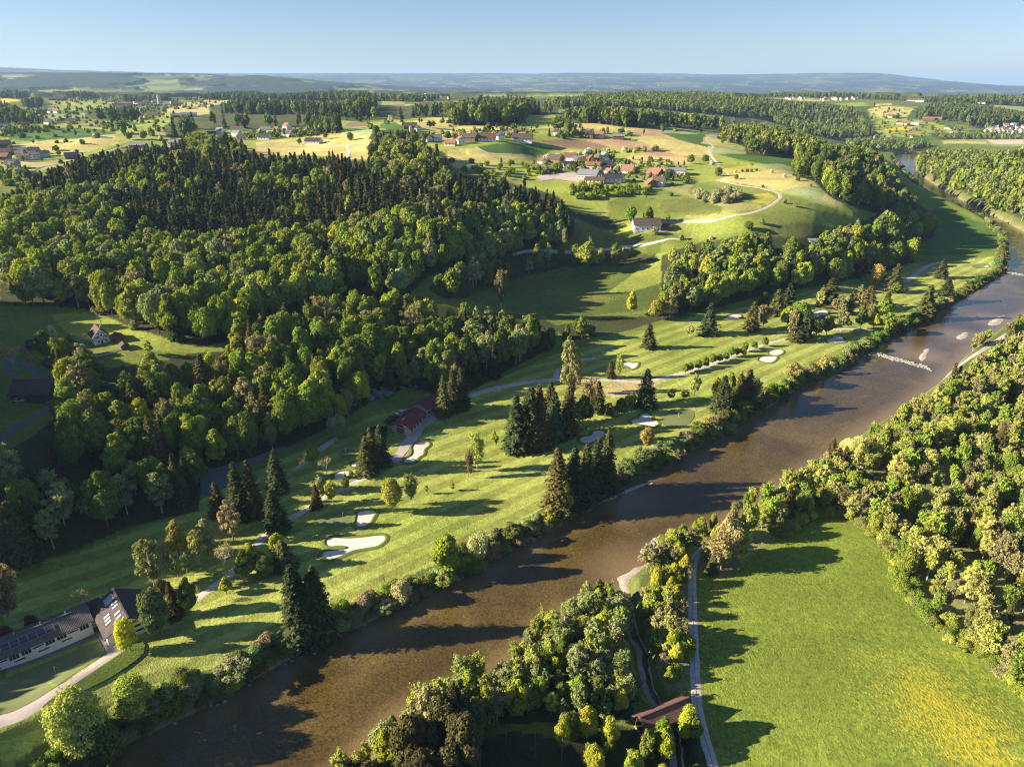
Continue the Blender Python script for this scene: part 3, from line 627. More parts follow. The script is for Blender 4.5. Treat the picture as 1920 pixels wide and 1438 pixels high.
def strip(name, line, width, mat, off=.07, world=False, step=2.0, zfun=None, jag=.12):
    p = np.array(line if world else W(line)); p = smooth_line(p, 5)
    seg = np.hypot(*np.diff(p, axis=0).T); s = np.concatenate([[0], np.cumsum(seg)]); st = max(step, 1.0)
    q = np.arange(0, s[-1], st); q = np.append(q, s[-1])
    X = np.interp(q, s, p[:, 0]); Y = np.interp(q, s, p[:, 1])
    tx = np.gradient(X); ty = np.gradient(Y); l = np.hypot(tx, ty)+1e-9; nx, ny = -ty/l, tx/l
    wd = np.interp(np.linspace(0, 1, len(q)), np.linspace(0, 1, len(width)), width) if hasattr(width, '__len__') else np.full(len(q), width)
    V, Fc = [], []
    for k in range(5):
        u = (k/4-.5)*wd+(rng.random(len(q))-.5)*jag*(1 if k in (0, 4) else 0)
        vx, vy = X+nx*u, Y+ny*u; z = (H(vx, vy) if zfun is None else zfun(vx, vy))+off-(.09 if k in (0, 4) else 0)
        V.append(np.column_stack([vx, vy, z]))
    n = len(q); V = np.vstack(V)
    for k in range(4):
        for i in range(n-1): Fc.append((k*n+i, k*n+i+1, (k+1)*n+i+1, (k+1)*n+i))
    return struct(link_mesh(name, V, Fc, mat, smooth=True))
# materials
def gravel_mat(name, c, sc=1.2, var=.2, bs=.5):
    m, t, o = new_mat(name); P = pos(t)
    a = noise(t, sc, 5, .7, P); b = noise(t, .12, 3, .6, P)
    cc = mix(t, 1.0, ramp(t, a, [(.3, tuple(x*(1-var) for x in c)), (.7, tuple(min(1, x*(1+var)) for x in c))]), ramp(t, b, [(.3, .85), (.7, 1.12)]), 'MULTIPLY')
    principled(t, o, cc, .95, .1, bump(t, a, bs, .1)); return m
M_PATH = gravel_mat('path_gravel', (.52, .47, .41), .9, .25); M_ASPH = gravel_mat('asphalt', (.17, .17, .18)); M_SAND = gravel_mat('bunker_sand', (.70, .60, .52), .5, .08, .25)
M_STONE = gravel_mat('river_gravel', (.46, .40, .34), 1.5, .38); M_TRACK = gravel_mat('farm_track', (.48, .40, .32)); M_PAVE = gravel_mat('paved_yard', (.46, .39, .36), 2.0, .1, .2)
M_GREEN, t, o = new_mat('putting_turf'); P = pos(t)
n1 = noise(t, .12, 4, .6, P); n2 = noise(t, 1.4, 4, .7, P)
c = mix(t, 1.0, ramp(t, n1, [(.3, (.14, .175, .06)), (.7, (.185, .205, .08))]), ramp(t, n2, [(.3, .9), (.7, 1.1)]), 'MULTIPLY'); principled(t, o, c, .9, .15)
M_BED, t, o = new_mat('ground_cover_leaves'); P = pos(t); n1 = noise(t, 1.8, 5, .8, P)
principled(t, o, ramp(t, n1, [(.35, (.04, .08, .008)), (.65, (.16, .22, .02))]), .8, .2, bump(t, n1, 1.0, .8))
M_TURF = gravel_mat('turf', (.14,.18,.04), 1.5, .2)
# river
M_WATER, t, o = new_mat('river_water'); P = pos(t)
b1 = noise(t, 1.9, 6, .85, P); b2 = noise(t, .03, 4, .6, P, 1.0); b3 = noise(t, .35, 3, .6, P)
sxyz = N(t, 'ShaderNodeSeparateXYZ'); L(t, P, sxyz.inputs[0])
c = ramp(t, b2, [(.30, (.056, .038, .011)), (.52, (.085, .058, .016)), (.72, (.14, .098, .030))])
c = mix(t, 1.0, c, ramp(t, b1, [(.36, .35), (.64, 1.75)]), 'MULTIPLY')
shal = N(t, 'ShaderNodeAttribute', attribute_name='shallow').outputs['Fac']
c = mix(t, math_n(t, 'MULTIPLY', shal, .65), c, (.27, .19, .10))
sm = mapping(t, P, (.55, 1.2, 1), (0, 0, math.radians(-35)))
rp = noise(t, .9, 4, .62, sm); rp2 = noise(t, 3.0, 2, .6, P)
pw = principled(t, o, c, .05, .55, bump(t, math_n(t, 'ADD', rp, math_n(t, 'MULTIPLY', rp2, .35)), .22, .35)); pw.inputs['IOR'].default_value = 1.33
def river_surface():
    """even triangulation of the channel, widened under the banks"""
    step = 4.0; x0, y0 = RIVPOLY.min(0)-8; x1, y1 = RIVPOLY.max(0)+8
    vv = [Vector(p) for p in RIVPOLY]; n = len(vv)
    gx, gy = np.meshgrid(np.arange(x0, x1, step), np.arange(y0, y1, step)); gx = gx.ravel(); gy = gy.ravel()
    sd_ = segdist(gx, gy, list(map(tuple, RIVPOLY))+[tuple(RIVPOLY[0])]); ins = polyin(gx, gy, RIVPOLY)
    keep = ins | (sd_ < 6)
    idx = -np.ones(keep.size, int); idx[keep] = np.arange(keep.sum())
    ny_, nx_ = len(np.arange(y0, y1, step)), len(np.arange(x0, x1, step)); I = idx.reshape(ny_, nx_)
    a, b, c_, d = I[:-1, :-1], I[:-1, 1:], I[1:, 1:], I[1:, :-1]; ok = (a >= 0) & (b >= 0) & (c_ >= 0) & (d >= 0)
    faces = np.stack([a[ok], b[ok], c_[ok], d[ok]], -1).tolist()
    kx, ky = gx[keep], gy[keep]
    ob = link_mesh('river', np.column_stack([kx, ky, np.full(kx.size, RIVZ)]), faces, M_WATER, smooth=True)
    dd = np.where(ins[keep], sd_[keep], 0); sh = np.clip(1-dd/7, 0, 1)
    for bx, by in BARS: sh = np.maximum(sh, np.clip(1-(np.hypot(kx-bx, ky-by)-4)/14, 0, 1)*.9)
    at = ob.data.attributes.new('shallow', 'FLOAT', 'POINT'); at.data.foreach_set('value', sh.astype(np.float32))
    return struct(ob)
BARPX = [[(1723,668),(1733,656),(1742,654),(1740,663),(1735,673),(1724,679)],[(1792,634),(1803,625),(1816,623),(1814,631),(1803,637)],[(1850,606),(1862,598),(1876,592),(1886,592),(1880,604),(1862,612)],
 [(1690,317),(1697,318),(1712,330),(1722,340),(1717,341),(1703,332)],[(1775,378),(1795,385),(1820,396),(1830,402),(1822,403),(1795,392),(1772,382)],
 [(1156,1083),(1175,1075),(1190,1064),(1208,1056),(1220,1050),(1226,1056),(1212,1066),(1200,1076),(1190,1090),(1184,1108),(1172,1114),(1163,1102)],
 [(1092,962),(1108,948),(1140,932),(1175,918),(1205,906),(1226,901),(1222,907),(1195,916),(1160,932),(1125,948),(1104,960)]]
BARS = [tuple(np.mean([on_plane(*p, RIVZ) for p in b], 0)) for b in BARPX]
river_surface()
for b in BARPX:
    wb = smooth_poly([on_plane(*p, RIVZ) for p in b], 5)
    cl = [tuple(p) for p in np.vstack([wb, wb[:1]])]
    zf = lambda x, y: RIVZ-.05+np.minimum(segdist(x, y, cl), 2.5)*.16+vnoise(x, y, 2.0, 9)*.2
    drape('gravel_bar', wb, M_STONE, 0.0, .9, zf, world=True)
# creek water
def creekz(x, y): return np.full(np.shape(x), RIVZ+.02)
strip('gravel_bed', [(a, b) for a, b in CREEKW], [4.5, 3.4, 3.2, 3.0, 3.0, 3.0], M_STONE, 0.0, world=True, step=1.5, zfun=lambda x, y: creekz(x, y)+vnoise(x, y, 2.0, 14)*.25, jag=.9)
strip('creek', [(a+.4, b) for a, b in CREEKW], [2.4, 1.4, 1.2, 1.1, 1.1, 1.1], M_WATER, 0.09, world=True, step=1.5, zfun=creekz, jag=.5)
for (off_, sec, wd) in ((1.8, (2, 5), 1.3), (-1.5, (4, 8), 1.2), (1.9, (5, 8), .8)):
    seg_ = [(a+off_, b) for a, b in CREEKW[sec[0]:sec[1]]]
    strip('gravel_bar', seg_, [.3, wd, wd, .3], M_STONE, .12, world=True, step=1.0, zfun=creekz, jag=.7)
# paths
strip('path', PATHR, 2.4, M_PATH); strip('path_verge', PATHR, .34, gravel_mat('verge_grass', (.33,.32,.20), 2.5, .3), .09, jag=.25)
strip('path', [(345,1140),(362,1127),(400,1100),(430,1078),(455,1052),(480,1022),(500,1003),(525,985),(545,972),(575,955),(610,932),(650,912),(690,893),(720,875),(737,858)], 2.7, M_PATH)
drape('yard', [(730,868),(742,850),(755,828),(762,822),(752,806),(770,806),(790,784),(812,764),(832,756),(836,770),(815,790),(798,800),(782,825),(765,845),(748,866)], M_PAVE, .1)
strip('path', [(880,742),(905,735),(930,728),(960,722),(990,717),(1020,713),(1040,712),(1058,713),(1090,712),(1130,712),(1165,714),(1200,716),(1228,712),(1270,703),(1320,688),(1370,670),(1420,650),(1470,637),(1510,627),(1560,618),(1600,617),(1640,617)], 3.0, M_PATH)
strip('path', [(1052,713),(1043,706),(1044,700),(1048,692)], 2.2, M_PATH, .11)
strip('path', [(1078,680),(1088,675),(1100,673),(1116,672)], 2.0, M_PATH)
strip('path', [(1699,529),(1712,518),(1728,507),(1745,497),(1775,490)], 3.6, M_PATH)
strip('path', [(1570,536),(1576,540),(1583,543)], 2.5, M_PATH)
strip('path', [(548,881),(560,875),(575,866)], 1.6, M_PATH); strip('path', [(598,845),(612,834),(632,821)], 2.6, M_PATH)
strip('path', [(1350,310),(1330,285),(1338,276),(1325,262),(1330,256),(1345,250)], 3.5, M_PATH)
strip('path', [(1398,402),(1420,396),(1440,388),(1455,378),(1463,370),(1458,362),(1440,357),(1420,352),(1390,348),(1360,342),(1345,338),(1358,334),(1366,329),(1362,322),(1352,318),(1345,308)], 3.0, M_TRACK)
strip('path', [(1225,418),(1245,416),(1270,417),(1300,415),(1350,411),(1398,402)], 3.2, M_TRACK)
strip('path', [(960,478),(985,472),(1020,470),(1060,473),(1100,472),(1130,468),(1160,464),(1190,462),(1215,458),(1240,452),(1260,448),(1290,450)], 2.6, M_PATH, .15)
strip('path', [(660,300),(652,292),(655,284),(651,276),(655,272)], 3.5, M_PATH, .2); strip('path', [(640,273),(700,270)], 3, M_TRACK, .2); strip('path', [(474,275),(540,275),(600,273),(640,271)], 3.0, M_TRACK, .2)
strip('path', [(892,276),(905,283),(925,289),(960,289)], 3, M_TRACK, .2); strip('path', [(740,228),(758,232)], 3, M_TRACK, .3); strip('path', [(840,238),(848,235),(845,233)], 3, M_TRACK, .3)
strip('road', [(-20,845),(0,826),(30,802),(60,783),(88,768),(100,752),(104,738),(98,724),(84,711),(66,700),(56,690),(40,682),(18,676),(-10,668)], 3.0, M_ASPH)
strip('road', [(20,678),(14,690),(22,699),(35,700)], 2.2, M_ASPH, .1)
strip('road', [(40,660),(55,650),(75,646),(95,642)], 2.2, M_ASPH, .1)
strip('road', [(374,890),(400,884),(430,876),(455,870),(490,857),(515,847),(535,838)], [4, 3.4, 3], M_ASPH)
drape('car_park', [(372,890),(395,884),(425,878),(440,884),(432,900),(448,896),(420,915),(395,932),(378,925)], M_ASPH, .12)
strip('road', [(60,323),(110,308),(150,298),(170,292),(215,276),(240,268),(262,262)], 3.5, M_ASPH, .2)
strip('road', [(0,302),(30,303),(70,302),(110,298),(120,297)], 4, M_ASPH, .25)
strip('road', [(640,266),(700,267),(850,266),(900,266),(1000,262),(1040,264)], 4, M_ASPH, .3) if False else None
drape('yard', [(1188,424),(1205,418),(1250,416),(1262,422),(1258,432),(1245,436),(1190,432)], M_PAVE, .2)
drape('yard', [(1005,332),(1040,325),(1085,325),(1120,333),(1150,345),(1120,347),(1080,342),(1040,336),(1015,340)], M_PAVE, .2)
# clubhouse surroundings
strip('driveway', [(-20,1362),(0,1352),(30,1342),(60,1326),(110,1295),(150,1268),(190,1240),(215,1222),(232,1208)], [4.6, 4.2, 3.4, 3.2, 3.4], M_PAVE, .08)
drape('forecourt', [(183,1192),(190,1184),(205,1180),(222,1176),(236,1192),(238,1208),(218,1222),(203,1230),(196,1214)], M_PAVE, .11)
strip('path', [(-10,1262),(40,1246),(100,1223),(150,1204),(186,1192)], 1.8, M_ASPH, .09)
drape('putting_green', smooth_poly([(-30,1335),(-20,1290),(20,1268),(70,1248),(120,1228),(168,1209),(186,1203),(192,1212),(196,1226),(170,1243),(130,1270),(95,1294),(60,1316),(10,1338)], 4), M_GREEN, .07)
bed = drape('ground_cover_bed', smooth_poly([(78,1332),(92,1316),(130,1291),(180,1258),(225,1228),(250,1210),(266,1204),(273,1214),(268,1228),(245,1247),(205,1273),(160,1295),(110,1318)], 4), M_BED, .35)
GREENS = [[(1240,790),(1245,777),(1262,768),(1290,767),(1302,774),(1298,788),(1285,798),(1262,802),(1247,799)],[(590,975),(612,965),(640,960),(660,968),(655,985),(630,990),(600,985)],[(1530,574),(1552,572),(1560,580),(1545,588),(1530,583)],
 [(1822,498),(1840,494),(1855,496),(1850,502),(1830,503)],[(635,848),(650,842),(665,845),(660,856),(642,860)],[(1440,560),(1470,556),(1490,562),(1470,570),(1448,568)]]
for g in GREENS: drape('putting_green', smooth_poly(g, 5), M_GREEN, .09)
BUNK = [[(611,1045),(606,1040),(612,1034),(630,1031),(648,1029),(650,1026),(640,1024),(620,1025),(612,1020),(615,1012),(628,1008),(650,1010),(680,1008),(705,1005),(718,1007),(717,1015),(705,1024),(685,1028),(660,1033),(640,1042),(622,1048)],
 [(669,985),(668,975),(671,963),(680,959),(695,958),(703,961),(699,970),(693,980),(684,986),(674,987)],
 [(759,866),(760,860),(770,855),(774,848),(773,840),(778,833),(790,830),(801,831),(803,836),(795,843),(793,852),(785,857),(778,865),(767,867)],
 [(1088,825),(1095,819),(1108,817),(1112,810),(1124,808),(1134,812),(1130,820),(1112,828),(1098,831)],
 [(1184,790),(1192,786),(1198,785),(1202,779),(1210,776),(1220,780),(1223,787),(1233,793),(1225,800),(1208,797),(1192,794)],
 [(627,892),(632,887),(645,884),(654,886),(652,893),(640,899),(630,898)],[(657,873),(664,867),(672,866),(673,873),(663,876)],
 [(1168,681),(1176,679),(1185,681),(1195,680),(1193,688),(1184,692),(1178,688),(1170,685)],
 [(1423,675),(1428,670),(1440,669),(1455,669),(1453,675),(1445,680),(1432,679)],[(1441,661),(1450,657),(1462,656),(1468,660),(1460,666),(1447,666)],
 [(1361,596),(1370,591),(1384,590),(1389,594),(1380,599),(1365,599)],[(1524,588),(1532,584),(1545,582),(1552,587),(1545,592),(1530,592)],
 [(1551,638),(1560,634),(1564,630),(1576,630),(1580,636),(1584,641),(1570,643),(1556,642)],[(1375,591),(1382,588),(1388,590),(1385,595)],[(1845,500),(1850,498),(1854,500),(1849,502)]]
for i, b in enumerate(BUNK):
    if i == 13: continue
    wb = smooth_poly(W(b), 5); ctr = wb.mean(0); wb = ctr+(wb-ctr)*1.06; drape('sand_bunker', wb, M_SAND, .10, 1.0, world=True)
    n = len(wb); tn = np.roll(wb, -1, 0)-np.roll(wb, 1, 0); nn = np.column_stack([tn[:, 1], -tn[:, 0]])/(np.linalg.norm(tn, axis=1, keepdims=True)+1e-9)
    ar = .5*np.sum(wb[:, 0]*np.roll(wb[:, 1], -1)-np.roll(wb[:, 0], -1)*wb[:, 1]); nn *= (1 if ar > 0 else -1)
    V, Fc = [], []
    for k_, (o_, h_) in enumerate(((-.25, .05), (.0, .30), (.4, .34), (1.5, -.05))):
        q = wb+nn*o_; V += [(a, c_, float(z_)+h_) for (a, c_), z_ in zip(q, H(q[:, 0], q[:, 1]))]
    for k_ in range(3):
        for j in range(n): Fc.append((k_*n+j, k_*n+(j+1) % n, (k_+1)*n+(j+1) % n, (k_+1)*n+j))
    struct(link_mesh('bunker_lip', V, Fc, M_TURF, smooth=True))
print('sheets', time.time()-T0)
# ------------------------------------------------------------ foliage and bark
def leaf_mat(name, trans=.26, var=.30, gloss=True):
    m, t, o = new_mat(name)
    a1 = N(t, 'ShaderNodeAttribute', attribute_name='tint', attribute_type='INSTANCER').outputs['Color']
    a2 = N(t, 'ShaderNodeAttribute', attribute_name='tint', attribute_type='OBJECT').outputs['Color']
    c = mix(t, 1.0, a1, a2, 'LIGHTEN')
    P = pos(t); n = noise(t, .42, 3, .6, P); n2 = noise(t, 2.6, 2, .6, P)
    c = mix(t, 1.0, c, ramp(t, n, [(.3, 1-var), (.7, 1+var)]), 'MULTIPLY')
    c = mix(t, 1.0, c, ramp(t, n2, [(.25, .72), (.75, 1.3)]), 'MULTIPLY')
    d = N(t, 'ShaderNodeBsdfDiffuse'); L(t, c, d.inputs[0])
    tr = N(t, 'ShaderNodeBsdfTranslucent'); L(t, mix(t, 1.0, c, (1.15, 1.2, .6), 'MULTIPLY'), tr.inputs[0])
    mx = N(t, 'ShaderNodeMixShader'); mx.inputs[0].default_value = trans; L(t, d.outputs[0], mx.inputs[1]); L(t, tr.outputs[0], mx.inputs[2])
    L(t, mx.outputs[0], o.inputs['Surface']); return m
M_LEAF = leaf_mat('leaves'); M_NEED = leaf_mat('needles', .10, .35)
M_BARK = simple_mat('bark', (.13, .10, .075), .9, .35, 1.5); M_PBARK = simple_mat('pale_bark', (.46, .41, .34), .9, .3, 1.5)
def unit(v): return v/(np.linalg.norm(v, axis=1, keepdims=True)+1e-9)
def quads(cen, nrm, size, g, asp=1.0, rag=.35):
    """irregular little leaf sheets, one per centre"""
    n = len(cen); r = unit(g.normal(size=(n, 3))); u = unit(np.cross(nrm, r)); v = np.cross(nrm, u)
    s = (size*(.65+.7*g.random(n)))[:, None] if np.ndim(size) == 0 else size[:, None]
    V = np.empty((n, 4, 3))
    for k, (a, b) in enumerate(((-1, -1), (1, -1), (1, 1), (-1, 1))):
        V[:, k] = cen+u*s*.5*(a+rag*g.normal(size=(n, 1)))+v*s*.5*asp*(b+rag*g.normal(size=(n, 1)))+nrm*s*.12*g.normal(size=(n, 1))
    return V.reshape(-1, 3)
def tube(pts_, rad, sides=6):
    pts_ = np.array(pts_, float); V = []; Fc = []; n = len(pts_)
    for i, p in enumerate(pts_):
        d = pts_[min(i+1, n-1)]-pts_[max(i-1, 0)]; d = d/(np.linalg.norm(d)+1e-9)
        a = np.cross(d, (1, .3, .1)); a /= np.linalg.norm(a)+1e-9; b = np.cross(d, a)
        for k in range(sides):
            th = 2*math.pi*k/sides; V.append(p+(a*math.cos(th)+b*math.sin(th))*rad[i])
    for i in range(n-1):
        for k in range(sides): Fc.append((i*sides+k, i*sides+(k+1) % sides, (i+1)*sides+(k+1) % sides, (i+1)*sides+k))
    return V, Fc
class MB:
    """collects pieces into one mesh"""
    def __init__(s): s.V = []; s.F = []; s.M = []; s.n = 0
    def add(s, V, Fc, m=0):
        V = np.asarray(V, float).reshape(-1, 3); s.V.append(V); s.F += [tuple(i+s.n for i in f) for f in Fc]; s.M += [m]*len(Fc); s.n += len(V)
    def quadsoup(s, V, m=0):
        k = len(V)//4; s.add(V, [(4*i, 4*i+1, 4*i+2, 4*i+3) for i in range(k)], m)
    def mesh(s, name, mats):
        me = bpy.data.meshes.new(name); me.from_pydata(np.vstack(s.V).tolist(), [], s.F)
        for m in mats: me.materials.append(m)
        if len(mats) > 1: me.polygons.foreach_set('material_index', s.M)
        me.update(); return me
def crown_points(H_, W_, g, nl, lobe, lo, hi, n, thick=.25, prof=.0):
    """points and outward directions over a heap of lobes"""
    cz = (lo+hi)/2*H_; rz = (hi-lo)/2*H_; C = []; R = []
    for i in range(nl):
        z = -1+2*(i+.5)/nl; th = i*2.39996+g.random()*.8; rr = math.sqrt(max(0, 1-z*z))
        k = .42+.36*g.random(); pf = 1.0-prof*.45*z; C.append((math.cos(th)*rr*W_/2*k*1.05*pf, math.sin(th)*rr*W_/2*k*1.05*pf, cz+z*rz*(.55+.30*g.random()))); R.append(W_/2*lobe*(.6+.75*g.random())*(1-.25*prof*z))
    C = np.array(C); R = np.array(R)
    w_ = R**2/np.sum(R**2); idx = g.choice(nl, n*2, p=w_); dirs = unit(g.normal(size=(n*2, 3)))
    rad = R[idx]*(1-thick*g.random(n*2)**1.6)*np.where(g.random(n*2) < .22, 1+.30*g.random(n*2), 1)*(1+.10*np.sin(dirs[:, 0]*7+idx)*np.cos(dirs[:, 2]*8+dirs[:, 1]*6)); P = C[idx]+dirs*rad[:, None]*np.array((1, 1, .85))
    dd = np.linalg.norm(P[:, None, :]-C[None], axis=2)/R[None]; dd[np.arange(len(idx)), idx] = 9
    keep = dd.min(1) > .72
    P, dirs = P[keep][:n], dirs[keep][:n]
    return P, dirs, C, R
def limbs(H_, C, g, base, r0, count, bend=.1):
    b = MB(); top = H_*.82
    ax = [np.array((g.normal()*bend*i/5, g.normal()*bend*i/5, top*i/5)) for i in range(6)]
    V, Fc = tube(ax, [r0*(1-.15*i) for i in range(6)], 7); b.add(V, Fc)
    order = g.permutation(len(C))[:count]
    for i in order:
        c = C[i]; z0 = max(base*H_, min(top*.9, c[2]-np.hypot(c[0], c[1])*.8)); s0 = np.array((0, 0, z0)); mid = (s0+c)/2+np.array((0, 0, -.05*H_*g.random()))
        V, Fc = tube([s0, mid, c], [r0*.42, r0*.28, r0*.08], 5); b.add(V, Fc)
    return b
def leafy(seed, lod, H_=16., W_=11., lo=.12, hi=1.0, nl=16, lobe=.50, dens=1.0, base=.2, bark=M_BARK, sz=None, cnt=None, nlimb=8, trunkr=.28, prof=0.):
    g = np.random.default_rng(seed)
    n, s = {0: (8000, .48), 1: (2800, .72), 2: (320, 2.0)}[lod]
    n = int(n*dens)
    if lod == 2: nl = max(6, nl//2)
    P, D, C, R = crown_points(H_, W_, g, nl, lobe, lo, hi, n, .3 if dens > .7 else .75, prof)
    nm = unit(D+np.array((0, 0, .25))+.55*g.normal(size=P.shape))
    crown = MB(); crown.quadsoup(quads(P, nm, sz*s if sz else s, g))
    tr = limbs(H_, C, g, base, trunkr, 0 if lod == 2 else nlimb)
    return crown, tr, M_LEAF, bark
def spruce(seed, lod, H_=22., W_=6.6, base=.04, lean=0.):
    g = np.random.default_rng(seed); crown = MB()
    nw, nb, nq, s = {0: (38, 13, 11, .62), 1: (24, 9, 6, 1.05), 2: (10, 7, 3, 2.2)}[lod]
    cen, nrm, siz = [], [], []
    for i in range(nw):
        t_ = (i+.5)/nw; z = H_*(base+(1-base)*t_); R = W_/2*(1-t_)**.62*(.88+.24*g.random())+.15
        k = max(4, int(nb*(1-.55*t_)))
        for j in range(k):
            th = 2*math.pi*(j+g.random()*.9)/k+i*1.1; L_ = R*(.62+.55*g.random()); dx, dy = math.cos(th), math.sin(th)
            for q in range(nq):
                f = (q+.6)/nq; r_ = L_*f; droop = -.22*L_*f*f*1.6+.10*L_*f
                wob = (g.random()-.5)*.35*L_*f
                cen.append((dx*r_-dy*wob, dy*r_+dx*wob, z+droop+g.normal()*.12)); nrm.append((dx*.55+g.normal()*.45, dy*.55+g.normal()*.45, .75+g.normal()*.4)); siz.append(s*(.65+.6*g.random())*(1.15-.5*f)*(.55+.6*(1-t_)))
    cen = np.array(cen); nrm = unit(np.array(nrm)); siz = np.array(siz)
    crown.quadsoup(quads(cen, nrm, siz, g, 1.25))
    V, Fc = tube([(0, 0, 0), (0, 0, H_*.5), (0, 0, H_*.97)], [W_*.05, W_*.03, .03], 6)
    tr = MB(); tr.add(V, Fc)
    # inner dark column of twigs
    if lod < 2:
        zz = g.random(260 if lod == 0 else 90); th = g.random(len(zz))*6.283; rr = W_*.22*(1-zz)*g.random(len(zz))**.5
        c2 = np.column_stack([np.cos(th)*rr, np.sin(th)*rr, H_*(base+.02+zz*.9)]); crown.quadsoup(quads(c2, unit(g.normal(size=c2.shape)), s*1.2, g))
    return crown, tr, M_NEED, M_BARK
def wispy(seed, lod, H_=16., W_=6.5, lo=.3, dens=1., up=.9, bark=None):
    """slender open tree: many rising branches, each with its own feathery sleeve of leaves"""
    g = np.random.default_rng(seed); n, s, nb = {0: (3400, .40, 46), 1: (1500, .62, 34), 2: (300, 1.45, 16)}[lod]; n = int(n*dens)
    t_ = (np.arange(nb)+g.random(nb))/nb; z0 = H_*(lo*.8+(.93-lo*.8)*t_); th = np.arange(nb)*2.4+g.random(nb)
    prof = np.sin(np.clip((t_+.12)/1.05, 0, 1)*math.pi)**.55; L_ = W_/2*prof*(.55+.65*g.random(nb)); rise = L_*up*(.5+.8*g.random(nb))
    S = np.column_stack([np.zeros(nb), np.zeros(nb), z0]); E = np.column_stack([np.cos(th)*L_, np.sin(th)*L_, np.minimum(z0+rise, H_*(.985+.03*g.random(nb)))])
    pr = L_+.3; idx = g.choice(nb, n, p=pr/pr.sum()); f = .18+.85*g.random(n)**.7
    sg = (.10+.10*L_[idx])[:, None]
    P = S[idx]+(E[idx]-S[idx])*f[:, None]+g.normal(size=(n, 3))*sg*1.25
    crown = MB(); crown.quadsoup(quads(P, unit(g.normal(size=(n, 3))+np.array((0, 0, .5))), s, g))
    tr = MB(); r0 = .21; V, Fc = tube([(0, 0, -.2), (.1*g.normal(), .1*g.normal(), H_*.4), (.2*g.normal(), .2*g.normal(), H_*.7), (0, 0, H_*.96)], [r0*1.2, r0, r0*.7, .03], 6); tr.add(V, Fc)
    if lod < 2:
        for i in range(0, nb, 2 if lod == 0 else 4): V, Fc = tube([S[i], (S[i]+E[i])/2, E[i]], [.06, .045, .015], 4); tr.add(V, Fc)
    return crown, tr, M_LEAF, bark or M_PBARK
def twiggy(seed, lod, H_=12., W_=8., leaves=.25):
    """bare tree: forking branches with a few buds"""
    g = np.random.default_rng(seed); tr = MB(); ends = []
    def grow(p, d, l, r, dep):
        q = p+d*l; m_ = (p+q)/2+g.normal(size=3)*l*.06
        V, Fc = tube([p, m_, q], [r, r*.8, r*.6], 5 if dep < 2 else 3); tr.add(V, Fc)
        if dep >= (4 if lod == 0 else 3): ends.append(q); return
        for k in range(3 if dep else 4):
            nd = d+g.normal(size=3)*.55; nd[2] = abs(nd[2])*.8+.15; nd /= np.linalg.norm(nd); grow(q-d*l*.25*g.random(), nd, l*(.62+.2*g.random()), r*.55, dep+1)
    grow(np.zeros(3), np.array((0, 0, 1.)), H_*.30, .22, 0)
    e = np.array(ends); k = e[:, 2].max(); 
    for i in range(len(tr.V)): tr.V[i] = tr.V[i]*np.array((1, 1, H_/k))
    e = e*np.array((1, 1, H_/k)); n = int(len(e)*(3 if lod == 0 else 2)); idx = g.integers(0, len(e), n)
    crown = MB(); crown.quadsoup(quads(e[idx]+g.normal(size=(n, 3))*.5, unit(g.normal(size=(n, 3))), .34 if lod == 0 else .55, g))
    return crown, tr, M_LEAF, M_PBARK
PROTO = {}
def proto(kind, lod, fn):
    crown, tr, lm, bm = fn
    cm = crown.mesh('crown', [lm]); tm = tr.mesh('trunk', [bm])
    both = MB(); both.V = crown.V+tr.V; both.n = crown.n+tr.n; off = crown.n
    both.F = crown.F+[tuple(i+off for i in f) for f in tr.F]; both.M = [0]*len(crown.F)+[1]*len(tr.F)
    bm_ = both.mesh('tree', [lm, bm])
    co = np.vstack(crown.V)
    PROTO.setdefault((kind, lod), []).append(dict(crown=cm, trunk=tm, both=bm_, h=float(np.percentile(co[:, 2], 99.5)), w=float(np.percentile(np.abs(co[:, :2]), 98.5)*2)))
for lod in (0, 1, 2):
    nv_ = 5 if lod < 2 else 3
    for i in range(nv_): proto('l', lod, leafy(10+i, lod, 16, (11, 9, 10, 8, 11)[i], .08+.04*i, 1.0, 18+4*i, .36+.05*(i % 3), .85, prof=(.2, .9, .5, 1.1, -.1)[i]))
    for i in range(4 if lod < 2 else 3): proto('s', lod, spruce(30+i, lod, 22, (6.0, 7.2, 6.6, 5.6)[i]))
    for i in range(4 if lod < 2 else 3): proto('a', lod, leafy(50+i, lod, 16, (9, 7.5, 8, 7)[i], .18, 1.0, 26, .28, .5, .25, M_PBARK, .78, None, 16, .20, (.2, .9, .5, 1.2)[i]))
    for i in range(5 if lod < 2 else 3): proto('p', lod, wispy(60+i, lod, 16, (6.0, 5, 6.6, 5.4, 4.6)[i], (.30, .22, .38, .12, .45)[i], (1, .8, 1.1, 1, .6)[i], (.9, 1.3, .7, 1.5, 1.0)[i]))
    for i in range(2): proto('a', lod, wispy(68+i, lod, 16, 8.5, .22, 1.5, (.8, 1.1)[i]))
    for i in range(3 if lod < 2 else 2): proto('b', lod, leafy(70+i, lod, 5, 6.5, -.1, 1.0, 13, .48, .55, .1, M_BARK, .62, None, 5, .10))
    for i in range(2): proto('t', lod, twiggy(80+i, min(lod, 1)))
    if lod < 2: proto('o', lod, leafy(90, lod, 16, 12, .04, 1.0, 26, .40, 1.15, .15, M_BARK, .8))
PROTO[('o', 2)] = PROTO[('l', 2)]
KIND = {'l': ('leafy_tree', 'tree'), 's': ('spruce_tree', 'spruce'), 'a': ('airy_tree', 'tree'), 'p': ('thin_tree', 'tree'), 'b': ('shrub', 'shrub'), 'w': ('blossoming_tree', 'tree'), 't': ('bare_tree', 'tree'), 'o': ('round_tree', 'tree')}
